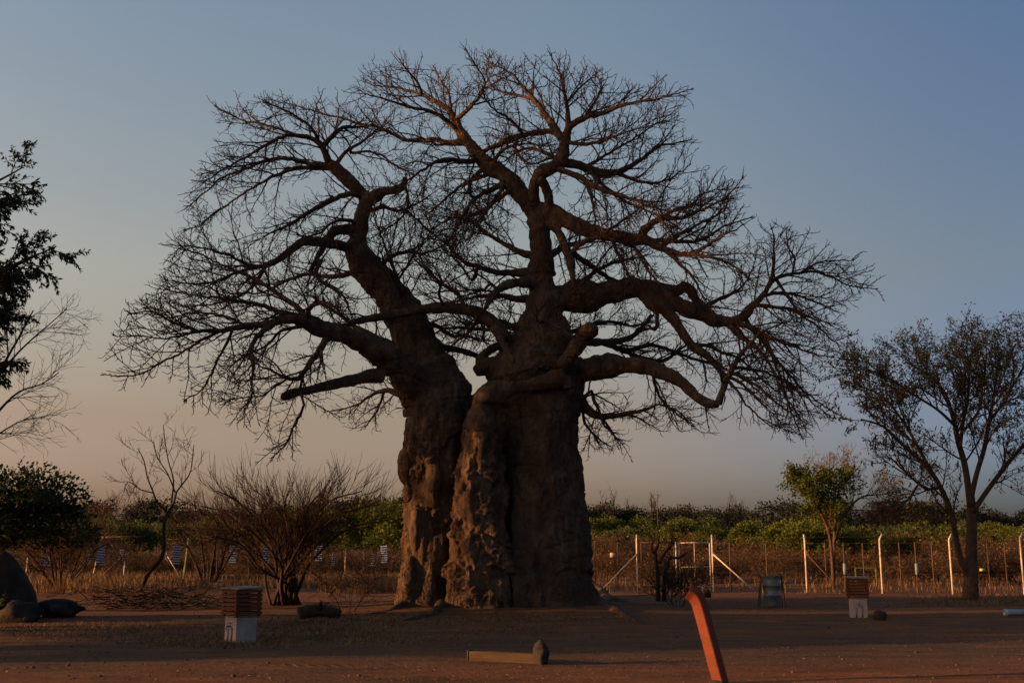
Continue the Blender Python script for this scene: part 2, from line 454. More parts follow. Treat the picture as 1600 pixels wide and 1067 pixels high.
C('a3', Z1, 'stem_a', -1.6, [(1170, 890, 9), (1120, 884, 8.5), (1075, 890, 8), (1045, 930, 7), (1020, 970, 6), (990, 1030, 5.5), (960, 1080, 4)], dr=.3, twig=.5)
C('a3b', Z3, 'a3', -1.0, [(960, 190, 5), (938, 230, 5), (955, 275, 4.5), (1010, 310, 4), (1060, 350, 3), (1090, 420, 2)], dr=.3)
C('a4', Z3, 'stem_a', -2.2, [(1330, 360, 5), (1305, 290, 4.5), (1270, 210, 4), (1240, 130, 3), (1215, 60, 2.2), (1190, 0, 1.5)], up=.2)
C('a5', Z3, 'a4', -.8, [(1300, 270, 3.2), (1350, 190, 2.8), (1400, 120, 2.2), (1440, 60, 1.6)], up=.2)
C('a6', Z3, 'stem_a', 3.2, [(1180, 250, 6), (1240, 190, 5.2), (1320, 150, 4.2), (1400, 160, 3.2), (1480, 130, 2.4), (1540, 90, 1.6)])
C('a7', Z3, 'stem_a', 4.0, [(1100, 240, 6), (1000, 260, 5), (900, 250, 4.2), (800, 280, 3.4), (700, 330, 2.6), (600, 330, 1.8)])
# low limb reaching left
C('b', Z3, None, -3.6, [(1400, 760, 34), (1330, 690, 30), (1250, 610, 24), (1170, 560, 19), (1100, 528, 16), (1030, 505, 14.5), (950, 482, 13), (885, 452, 11), (830, 440, 8)], d0=-.2, twig=.35)
C('b1', Z3, 'b', -1.2, [(840, 445, 8), (770, 455, 7), (700, 470, 6.5), (600, 480, 6), (520, 495, 5), (420, 495, 4), (350, 475, 3.4), (290, 450, 2.8), (220, 415, 2.2), (130, 420, 1.4)], up=.15)
C('b2', Z3, 'b', -.4, [(850, 440, 6.5), (780, 415, 5.5), (690, 382, 4.6), (600, 368, 4), (500, 350, 3.2), (400, 340, 2.4), (300, 320, 1.5)], up=.1)
C('b3', Z3, 'b', 1.4, [(900, 440, 6.5), (850, 390, 5.8), (765, 330, 5), (690, 280, 4.4), (600, 240, 3.6), (520, 205, 2.8), (440, 165, 2.1), (370, 140, 1.4)], up=.15)
C('b4', Z3, 'b1', -1.2, [(745, 470, 6), (690, 510, 5.5), (655, 560, 5), (660, 640, 4.2), (655, 720, 3), (650, 800, 1.8)], dr=.6, twig=.8)
C('b5', Z3, 'b1', 1.5, [(520, 495, 4), (450, 530, 3.6), (400, 560, 3.2), (330, 600, 2.8), (250, 640, 2.4), (180, 680, 2), (95, 698, 1.6), (8, 690, 1.1)], up=.1)
C('b6', Z3, 'b1', -.8, [(570, 490, 4), (540, 560, 3.4), (500, 630, 2.8), (470, 700, 2.3), (430, 760, 1.8), (370, 798, 1.2)], dr=.5, twig=.8)
C('b7', Z3, 'b', 3.4, [(1250, 580, 7), (1170, 512, 6.5), (1110, 480, 5.5), (1060, 440, 4.5), (1000, 400, 3.5), (930, 350, 2.4)])
C('b8', Z3, 'b1', 1.8, [(640, 480, 4), (560, 440, 3.4), (470, 420, 2.8), (380, 420, 2.2), (280, 440, 1.6), (200, 380, 1.1)], up=.1)
C('b9', Z3, 'b1', -1.4, [(420, 495, 3), (340, 520, 2.6), (260, 530, 2), (180, 520, 1.5), (60, 520, 1.0)], up=.1)
C('b10', Z3, 'b', 2.6, [(950, 470, 5), (860, 480, 4.2), (780, 500, 3.6), (720, 560, 3), (640, 600, 2.3), (560, 650, 1.6)], dr=.4)
C('b11', Z3, 'b', -1.6, [(930, 470, 5.5), (900, 420, 5), (920, 385, 5), (970, 372, 5), (1010, 390, 3)], twig=1.2)
C('d', Z3, 'b', -.8, [(985, 520, 7), (960, 570, 6.5), (925, 615, 6), (890, 670, 5.5), (860, 705, 5), (800, 702, 4), (740, 670, 3), (690, 650, 2)], dr=.2)
C('d2', Z3, 'd', -.5, [(880, 690, 3.5), (868, 760, 3.2), (885, 820, 3.2), (858, 885, 3), (835, 930, 2.6), (805, 990, 2), (755, 1045, 1.2)], dr=.7, twig=.8)
C('d3', Z3, 'd', .9, [(820, 700, 3), (760, 740, 2.6), (700, 780, 2.2), (620, 790, 1.7), (540, 800, 1.1)], dr=.3)
C('d4', Z3, 'd', -1.2, [(960, 580, 3), (965, 620, 2.8), (940, 665, 2)], dr=.3)
C('c_stub', Z3, None, -1.6, [(1230, 700, 11), (1180, 692, 10), (1100, 712, 9), (1000, 735, 8.5), (920, 755, 8), (840, 768, 8), (800, 786, 7.6), (786, 793, 5)], d0=-1.4, twig=0)
C('cb', ZP, None, 3.6, [(660, 640, 7), (615, 612, 6), (585, 615, 4), (560, 632, 2.6), (535, 640, 1.6)], d0=1.5, dr=.4)
C('cb2', ZP, 'cb', .6, [(600, 612, 3.4), (590, 640, 2.6), (575, 662, 1.6)], dr=.6)
# right stems
C('f', ZP, None, 0.2, [(856, 620, 62), (838, 590, 74), (846, 562, 62), (852, 528, 47), (851, 495, 35), (849, 462, 26), (847, 420, 20), (845, 390, 18.5), (842, 360, 18), (842, 335, 17)], d0=0, twig=.15)
C('f1', Z2, 'f', -.5, [(525, 800, 11), (515, 740, 10), (515, 690, 9.5), (525, 655, 9.5)], twig=0)
C('f2', Z2, 'f', -.9, [(560, 830, 11), (585, 780, 9), (580, 720, 8), (562, 675, 8), (540, 650, 7)], twig=0)
C('g', Z2, 'f', 1.2, [(510, 800, 14), (475, 750, 14), (430, 690, 15), (370, 630, 15), (310, 595, 14), (262, 545, 11), (222, 490, 10), (172, 430, 9), (150, 380, 8)], twig=.25)
C('g1', Z2, 'g', .6, [(150, 380, 6), (130, 340, 6), (90, 310, 5.5), (30, 280, 4.5), (-60, 240, 3.4), (-150, 225, 2.4), (-230, 220, 1.5)], up=.1)
C('g2', Z2, 'g', -1.4, [(180, 440, 6), (100, 370, 5), (40, 340, 4.4), (-50, 320, 3.6), (-150, 290, 2.6), (-260, 260, 1.6)], up=.15)
C('g3', Z2, 'g', 1.4, [(190, 480, 7), (120, 485, 6), (60, 470, 5.4), (0, 475, 5), (-90, 465, 4.4), (-180, 420, 4), (-290, 395, 3.2), (-380, 370, 2.6), (-480, 345, 2), (-580, 315, 1.4)], up=.15)
C('g4', Z2, 'g', -2.8, [(230, 570, 6), (170, 570, 5.5), (100, 560, 4.6), (30, 590, 3.6), (-40, 640, 2.6), (-110, 690, 1.7)], dr=.35)
C('g5', Z2, 'g', -1.8, [(150, 380, 5.5), (190, 350, 5), (230, 310, 4), (265, 270, 3), (290, 200, 2.4), (250, 130, 1.8), (205, 60, 1.2)], up=.3)
C('g6', Z2, 'g', -2.4, [(400, 655, 7), (340, 690, 6), (280, 720, 5), (220, 770, 4), (170, 850, 3), (130, 930, 2)], dr=.5)
C('g7', Z2, 'g', 2.8, [(330, 620, 5), (250, 650, 4.4), (170, 690, 3.6), (90, 760, 2.6), (20, 820, 1.6)], dr=.3)
C('g8', Z2, 'g1', -1, [(0, 265, 3.6), (-20, 210, 3), (-60, 160, 2.2), (-100, 110, 1.4)], up=.25)
C('g9', Z2, 'g', 2.2, [(160, 400, 5), (130, 320, 4), (120, 250, 3), (80, 190, 2.2), (50, 130, 1.4)], up=.25)
C('h', Z2, 'f1', -.3, [(525, 655, 10), (560, 622, 12), (610, 595, 12), (645, 555, 11), (655, 490, 9), (670, 450, 8)], twig=.15)
C('h1', Z2, 'h', -.6, [(672, 440, 7), (675, 400, 6), (668, 310, 4.5), (652, 235, 3.4), (640, 170, 2.4), (600, 90, 1.3)], up=.25)
C('h2', Z2, 'h', .8, [(650, 470, 8), (605, 405, 7), (550, 330, 6), (500, 270, 5), (460, 220, 4), (430, 180, 3), (390, 150, 2.2), (330, 120, 1.3)], up=.2)
C('h3', Z2, 'h', -1.8, [(680, 410, 7), (760, 365, 6), (840, 345, 5.2), (910, 315, 4.5), (980, 300, 3.8), (1060, 285, 2.8), (1130, 270, 2), (1240, 237, 1.2)], up=.2)
C('h4', Z2, 'h', 1.0, [(650, 455, 6), (580, 430, 5.5), (510, 440, 5.5), (440, 455, 5.5), (370, 480, 5.5), (310, 510, 5), (270, 540, 4)], twig=.8)
C('h5', Z2, 'h', 2.2, [(620, 580, 9), (700, 582, 8), (760, 600, 8), (820, 625, 7.5), (900, 620, 6.5), (960, 595, 5.5), (1040, 540, 4.2), (1090, 500, 3.4), (1150, 490, 2.4), (1240, 470, 1.3)], up=.2)
C('h6', Z2, 'h5', -.8, [(900, 625, 4.5), (1000, 660, 4), (1080, 670, 3.2), (1160, 640, 2.2), (1235, 590, 1.3)], up=.15)
C('h7', Z2, 'h', -2.6, [(640, 610, 6), (720, 640, 6), (790, 685, 5.5), (860, 710, 5), (930, 730, 4.2), (1010, 760, 3.4), (1100, 790, 2.6), (1200, 800, 1.6)], dr=.3)
C('h8', Z2, 'h7', -.6, [(745, 650, 5), (770, 700, 4.5), (790, 770, 3.6), (800, 830, 2.4), (800, 880, 1.5)], dr=.5)
C('h9', Z2, 'h', -2.2, [(670, 480, 5), (740, 490, 4.4), (820, 480, 3.6), (900, 450, 2.8), (990, 420, 2), (1100, 390, 1.2)])
C('h10', Z2, 'h3', 1.6, [(760, 365, 4), (800, 290, 3.2), (830, 240, 2.4), (820, 190, 1.3)], up=.3)
C('h11', Z2, 'h5', 1.6, [(740, 600, 4.6), (820, 560, 3.8), (900, 510, 3), (1000, 450, 2.2), (1090, 390, 1.3)], up=.2)
C('h12', Z2, 'h2', 1.5, [(500, 280, 4), (430, 260, 3.4), (350, 240, 2.6), (300, 180, 2), (310, 90, 1.2)], up=.3)
C('h13', Z2, 'h1', .9, [(668, 300, 3.6), (720, 240, 2.8), (760, 200, 2), (800, 180, 1.3)], up=.3)
C('h14', Z2, 'h5', -3.4, [(760, 605, 4.6), (850, 690, 4), (950, 760, 3.2), (1050, 800, 2.4), (1150, 870, 1.5)], dr=.3)
C('i', Z2, 'f', -2.6, [(565, 800, 16), (600, 800, 14), (650, 832, 13), (720, 870, 12), (800, 895, 12), (880, 915, 11), (960, 930, 10), (1040, 935, 9), (1100, 968, 7), (1170, 990, 6), (1240, 1000, 5), (1310, 965, 4), (1380, 920, 3), (1460, 880, 1.6)], twig=.45)
C('i1', Z2, 'i', -1.2, [(1010, 930, 8), (1025, 890, 7.5), (1060, 862, 6.5), (1110, 835, 5.5), (1200, 830, 4.5), (1300, 790, 3.4), (1400, 740, 2.4), (1480, 652, 1.3)], up=.15)
C('i2', Z2, 'i', 1.2, [(1060, 945, 6), (1100, 935, 5.5), (1200, 942, 4.5), (1300, 930, 3.6), (1400, 870, 2.6), (1520, 830, 1.3)], up=.1)
C('i3', Z2, 'i', -1.2, [(1230, 1000, 4.5), (1350, 1015, 3.6), (1450, 1060, 2.6), (1520, 1120, 1.5)], dr=.4)
C('i4', Z2, 'i1', .8, [(1080, 850, 4.5), (1160, 800, 3.8), (1240, 780, 3), (1300, 720, 2.2), (1360, 700, 1.3)], up=.1)
C('i5', Z2, 'i', -.8, [(880, 915, 5), (900, 990, 4), (940, 1060, 3), (960, 1130, 1.8)], dr=.6)
C('i6', Z2, 'i', -1.6, [(960, 925, 4.6), (1000, 1000, 3.8), (1050, 1080, 3), (1100, 1140, 1.8)], dr=.6)
C('i7', Z2, 'i', -1.0, [(1130, 985, 5), (1200, 1050, 4), (1260, 1120, 3), (1300, 1200, 1.8)], dr=.5)
C('i8', Z2, 'i', 2.4, [(1100, 970, 5), (1210, 900, 4), (1300, 850, 3), (1400, 800, 2)], dr=.1)
C('j', Z2, 'f', -1.2, [(595, 860, 9), (625, 890, 8), (655, 950, 8), (685, 1030, 8), (695, 1110, 5), (697, 1150, 2.5)], twig=.1)
C('j2', Z2, 'j', -.8, [(690, 1000, 6), (710, 970, 5.5), (745, 940, 5.5), (800, 925, 4.5), (880, 930, 3), (950, 960, 2)], dr=.2)
C('j3', Z2, 'j', 1.6, [(690, 990, 6), (730, 1020, 6), (790, 1060, 5.5), (860, 1110, 5), (900, 1150, 4)], twig=.6)
C('k', Z5, 'f', 1.0, [(0, 370, 26), (90, 345, 24), (160, 348, 23), (230, 335, 20), (300, 318, 17), (400, 303, 14.5), (480, 312, 12.5), (545, 322, 10), (575, 318, 8)], twig=.12)
C('k1', Z5, 'k', -.4, [(555, 325, 8), (580, 298, 8), (612, 318, 8), (640, 362, 8), (690, 410, 8), (735, 452, 7), (800, 470, 5), (860, 540, 3.4), (900, 620, 2)], dr=.4, twig=.7)
C('k2', Z5, 'k', -.9, [(440, 330, 14), (500, 355, 14), (570, 390, 13), (645, 418, 12), (720, 448, 11), (800, 455, 8), (850, 430, 8), (882, 390, 7), (920, 355, 6), (955, 305, 5)], twig=.3)
C('k3', Z5, 'k2', -.4, [(960, 290, 4.5), (975, 240, 4), (980, 160, 3), (978, 80, 1.6), (970, 55, 1.1)], up=.2)
C('k4', Z5, 'k2', .9, [(958, 300, 5), (985, 270, 4.5), (1030, 252, 4), (1090, 243, 3.5), (1160, 235, 3), (1230, 258, 2.4), (1310, 298, 1.8), (1425, 312, 1.1)], up=.15)
C('k5', Z5, 'k4', .8, [(1060, 248, 3.2), (1070, 180, 2.6), (1040, 120, 2), (1060, 70, 1.1)], up=.2)
C('k6', Z5, 'k4', -.6, [(1100, 240, 3), (1170, 200, 2.4), (1240, 190, 1.8), (1320, 185, 1.1)], up=.2)
C('k7', Z5, 'k2', -1.2, [(890, 385, 5), (960, 390, 4.4), (1040, 400, 3.6), (1120, 440, 2.8), (1190, 490, 2), (1240, 540, 1.3), (1310, 515, 1.0)], dr=.2)
C('k8', Z5, 'k2', -1.6, [(800, 455, 6), (870, 480, 5.5), (930, 510, 5), (1000, 540, 4), (1080, 570, 3), (1150, 600, 2.2), (1230, 610, 1.3)], dr=.35)
C('k9', Z5, 'k2', 1.4, [(870, 470, 5), (930, 540, 4.5), (980, 610, 4), (1040, 680, 3.2), (1100, 750, 2.6), (1160, 800, 2), (1240, 850, 1.2)], dr=.5, twig=.55)
C('k10', Z5, 'k8', -.8, [(930, 510, 4.4), (970, 590, 4), (1000, 680, 3.4), (1030, 770, 2.8), (1060, 860, 2.2), (1100, 960, 1.2)], dr=.7, twig=.55)
C('k11', Z5, 'k2', -2.0, [(780, 460, 5.5), (830, 520, 5), (890, 560, 4.2), (960, 640, 3.6), (1010, 740, 2.8), (1040, 820, 2), (1030, 900, 1.2)], dr=.6, twig=.55)
C('k12', Z5, 'k4', -1.2, [(990, 270, 4), (1030, 330, 3.4), (1080, 400, 2.8), (1140, 440, 2), (1210, 460, 1.2)], dr=.3)
C('k13', Z5, 'k2', 1.8, [(930, 345, 4.5), (1000, 330, 4), (1080, 340, 3), (1160, 370, 2.2), (1210, 390, 1.2)], dr=.3)
C('k14', Z5, 'k2', 2.6, [(640, 415, 6), (700, 380, 5), (760, 350, 4), (820, 320, 3), (870, 260, 2), (900, 180, 1.3)], up=.1)
C('m', Z5, 'k', -1.6, [(400, 330, 10), (440, 375, 10), (500, 400, 9.5), (545, 455, 9), (592, 525, 8), (632, 570, 7.5), (680, 600, 7), (725, 645, 6), (765, 690, 5), (830, 720, 3.6), (900, 790, 2.4), (960, 850, 1.5)], dr=.4, twig=.6)
C('m2', Z5, 'm', -.4, [(465, 395, 5), (470, 450, 4.5), (462, 490, 4.5), (440, 490, 4), (432, 470, 3)], twig=0)
C('m3', Z5, 'm', 1.2, [(620, 560, 5), (690, 560, 4.4), (750, 590, 3.8), (830, 620, 3), (920, 700, 2.2), (990, 760, 1.4)], dr=.4, twig=.55)
C('n', Z5, 'f', -2.6, [(100, 665, 24), (160, 668, 21), (230, 660, 18), (300, 648, 15), (380, 650, 13.5), (450, 662, 12), (530, 693, 10.5), (590, 735, 9.5), (640, 783, 8.5), (695, 815, 8), (735, 818, 7)], twig=.2)
C('n2', Z5, 'n', -.8, [(735, 818, 7), (752, 765, 6.5), (775, 705, 6), (800, 655, 5.5), (835, 600, 5), (875, 552, 4), (930, 500, 3), (1000, 470, 2)], twig=1.0)
C('n3', Z5, 'n2', -.5, [(790, 680, 4.5), (850, 700, 4), (910, 740, 3.4), (970, 790, 2.6), (1030, 840, 2), (1090, 880, 1.2)], dr=.5, twig=.55)
C('n4', Z5, 'n2', .8, [(800, 660, 4), (870, 660, 3.6), (950, 680, 3), (1040, 730, 2.4), (1120, 790, 1.8), (1200, 850, 1.1)], dr=.4, twig=.55)
C('n5', Z5, 'n2', -1.0, [(775, 710, 4), (820, 760, 3.4), (860, 820, 2.6), (920, 880, 2), (960, 910, 1.2)], dr=.6, twig=.55)
C('n6', Z5, 'n', .8, [(450, 665, 4.5), (460, 740, 3.8), (490, 800, 3), (540, 850, 2.2), (600, 890, 1.3)], dr=.4)
C('o', Z5, 'f', 2.2, [(160, 545, 7), (220, 545, 6.5), (300, 540, 6), (360, 520, 5.5), (410, 470, 4.5), (445, 430, 4)], twig=.8)
C('o2', Z5, 'o', 1.6, [(260, 550, 5.5), (340, 595, 5), (420, 620, 5), (490, 630, 4.5), (540, 600, 3.5), (590, 560, 2.4)])
C('o3', Z5, 'o', 3.0, [(220, 545, 6), (330, 580, 5), (450, 560, 4.4), (570, 600, 3.8), (700, 640, 3), (820, 690, 2.2), (930, 780, 1.4)], dr=.3)
C('p', Z5, 'f', -2.0, [(90, 780, 10), (130, 805, 9), (165, 845, 7.5), (220, 872, 6.5), (320, 862, 5), (420, 842, 3.6), (480, 820, 2.4), (560, 850, 1.6), (620, 910, 1.1)], dr=.2)
C('p2', Z5, 'p', -.8, [(180, 760, 4), (190, 800, 4), (215, 850, 3.4), (230, 900, 2.6), (280, 960, 1.6)], dr=.7)
C('p3', Z5, 'p', .6, [(140, 830, 4), (150, 900, 3.4), (190, 950, 2.6), (240, 990, 1.6)], dr=.7)
C('q_stub', Z4, None, -.7, [(1050, 640, 13), (1085, 612, 12), (1130, 545, 12), (1170, 490, 12.5), (1205, 460, 14), (1226, 470, 13), (1236, 480, 9.1)], d0=-1.2, twig=.1)
C('e', Z4, 'f', -1.2, [(960, 590, 17), (880, 560, 14), (800, 520, 12), (745, 470, 11), (705, 422, 10), (640, 375, 10), (560, 347, 9.5), (450, 335, 9), (300, 350, 8.5), (150, 378, 7.5), (0, 405, 6.5), (-60, 430, 5), (-120, 500, 3)], twig=.35)
C('e2', Z4, 'e', -.8, [(700, 430, 7), (740, 500, 7), (780, 560, 8), (820, 620, 9)], twig=.1)
C('e3', Z4, 'e', 2.6, [(560, 347, 5), (520, 270, 4.5), (450, 220, 3.8), (380, 160, 3), (300, 90, 2)], up=.1)
C('s', Z4, 'f', -.8, [(930, 155, 9), (860, 155, 8), (790, 155, 6.5), (700, 150, 5.5), (620, 120, 5), (550, 100, 4.2), (500, 50, 3.2), (460, -20, 2)], up=.1)
C('s2', Z4, 'f', -1.6, [(920, 200, 10), (850, 205, 9), (790, 212, 8), (730, 240, 7), (690, 285, 6), (665, 335, 5)], twig=.6)
C('s3', Z4, 's2', -.6, [(720, 245, 4), (690, 210, 4), (660, 240, 3), (600, 260, 2.4), (520, 280, 1.6)])
C('s4', Z4, 'f', 3.4, [(900, 290, 8), (820, 290, 6.5), (720, 270, 5), (620, 280, 4), (520, 300, 3), (430, 320, 2)])
C('s5', Z4, 's', 2.4, [(620, 120, 4.4), (600, 190, 3.8), (560, 160, 3), (530, 110, 2.4), (470, 60, 1.6)])
C('s6', Z4, 'f', 4.4, [(880, 60, 7), (790, 20, 5.5), (690, -40, 4.4), (590, -110, 3.4), (500, -160, 2.4), (410, -190, 1.5)])
C('s7', Z4, 'f', 5.0, [(1000, 60, 7), (1100, 10, 5.5), (1220, -20, 4.4), (1340, -90, 3.4), (1450, -170, 2)])
C('s8', Z4, 'f', 4.0, [(1040, 240, 7), (1150, 210, 5.5), (1260, 130, 4.4), (1380, 90, 3.4), (1500, 60, 2)])
C('r', Z4, 'f', -.6, [(900, 650, 16), (820, 640, 15), (730, 640, 15), (660, 645, 14), (610, 668, 9)], twig=.05)
C('r2', Z4, 'r', .7, [(650, 640, 10), (640, 600, 9), (670, 565, 8), (720, 540, 7.5), (780, 525, 7)], twig=.05)
C('r3', Z4, 'stem_a', 2.4, [(400, 560, 7), (450, 546, 6.5), (540, 560, 6), (620, 590, 5.5), (680, 600, 4.5)], twig=.1)
C('fold', Z4, None, .15, [(645, 870, 9.1), (640, 815, 17), (690, 780, 17), (745, 765, 14), (820, 752, 11), (900, 742, 10), (980, 722, 12), (1050, 705, 15), (1085, 720, 12), (1095, 760, 9.1)], d0=-1.85, twig=0)

C('h15', Z2, 'h4', -1.2, [(470, 450, 4.5), (430, 400, 4), (380, 360, 3.2), (330, 330, 2.4), (290, 280, 1.6)], up=.2)
C('h16', Z2, 'h4', -2.0, [(440, 455, 4.5), (430, 510, 4), (460, 560, 3.2), (510, 580, 2.4), (570, 560, 1.6)])
C('h17', Z2, 'g', -2.4, [(320, 600, 5), (350, 540, 4.4), (410, 500, 3.6), (480, 490, 2.8), (560, 500, 1.8)], up=.1)
C('h18', Z2, 'h', 3.0, [(640, 560, 5), (570, 530, 4.4), (500, 510, 3.6), (430, 530, 2.8), (380, 570, 1.8)])
C('g10', Z2, 'g', 3.2, [(300, 590, 5), (240, 640, 4.4), (220, 700, 3.6), (250, 780, 2.8), (300, 860, 1.8)], dr=.3)
C('g11', Z2, 'g', -3.2, [(380, 640, 5), (360, 710, 4.4), (310, 780, 3.6), (250, 860, 2.8), (210, 930, 1.8)], dr=.3)
C('g12', Z2, 'g', 4.0, [(420, 690, 5), (330, 760, 4.4), (240, 820, 3.6), (140, 830, 2.8), (50, 880, 1.8)], dr=.2)
C('a8', Z1, 'stem_a', -2.8, [(1190, 860, 5), (1130, 840, 4.4), (1070, 850, 3.6), (1010, 900, 2.8), (950, 920, 1.8)], dr=.2)
C('a9', Z1, 'stem_a', 2.8, [(1230, 800, 5), (1300, 780, 4.4), (1360, 800, 3.6), (1430, 780, 2.8), (1500, 740, 1.8)])

C('x1', Z4, 'f', 5.0, [(860, 420, 6), (760, 440, 5), (640, 450, 4.2), (520, 440, 3.4), (420, 460, 2.6), (330, 520, 1.6)])
C('x2', Z4, 'e', 3.5, [(640, 375, 5), (600, 430, 4.4), (560, 480, 3.6), (500, 520, 2.8), (450, 590, 1.8)])
C('x3', Z4, 'f', 4.2, [(870, 480, 6), (780, 420, 5), (700, 400, 4), (620, 420, 3), (540, 395, 2)])
C('x4', Z4, 'stem_a', 4.2, [(300, 420, 6), (400, 430, 5), (480, 480, 4), (560, 480, 3), (640, 510, 2)])
C('x5', Z4, 'f', -2.4, [(940, 470, 4), (960, 400, 3.4), (1010, 420, 2.8), (1080, 460, 2), (1130, 500, 1.4)])
C('x6', Z4, 'f', 5.0, [(1050, 480, 6), (1180, 440, 5), (1300, 410, 4), (1420, 430, 3), (1520, 410, 2)])
C('x7', Z4, 'stem_a', -2.6, [(230, 300, 4), (200, 220, 3.4), (150, 150, 2.6), (120, 60, 1.6)], up=.2)
C('x8', Z4, 'e', -1.6, [(450, 335, 4), (420, 270, 3.4), (430, 200, 2.6), (400, 130, 1.6)], up=.2)

POLY = [(165, 590), (190, 515), (200, 478), (255, 430), (262, 378), (292, 350), (290, 285), (328, 232), (328, 168), (430, 148), (545, 158), (535, 128), (598, 92), (640, 84), (690, 118), (724, 76), (800, 90), (860, 80), (910, 92), (960, 122), (1040, 120), (1082, 142), (1065, 190), (1090, 215), (1085, 255), (1162, 278), (1162, 330), (1180, 356), (1240, 354), (1335, 398), (1372, 450), (1325, 492), (1330, 525), (1296, 552), (1308, 640), (1262, 690), (1200, 668), (1130, 668), (1050, 672), (965, 708), (905, 712), (890, 640), (640, 655), (570, 680), (505, 640), (478, 700), (430, 722), (365, 668), (290, 618), (225, 592)]
POLY_N = np.array(POLY, float)
def inside(px, py):
    c = False
    n = len(POLY); j = n - 1
    for i in range(n):
        xi, yi = POLY[i]; xj, yj = POLY[j]
        if (yi > py) != (yj > py) and px < (xj - xi) * (py - yi) / (yj - yi) + xi: c = not c
        j = i
    return c

def chain3d(name):
    out = []
    for x, y, h, d in CH[name]['px']:
        Yd = Y0 + d
        out.append((at(x, y, Yd), h * scale_at(Yd) / _cp * 1.0))
    return out

baobab = tag(empty('baobab_tree', (0, Y0, 0)), 'huge bare baobab with massive folded trunk and tangled leafless crown', 'tree')
BINV = Vector((0, -Y0, 0))

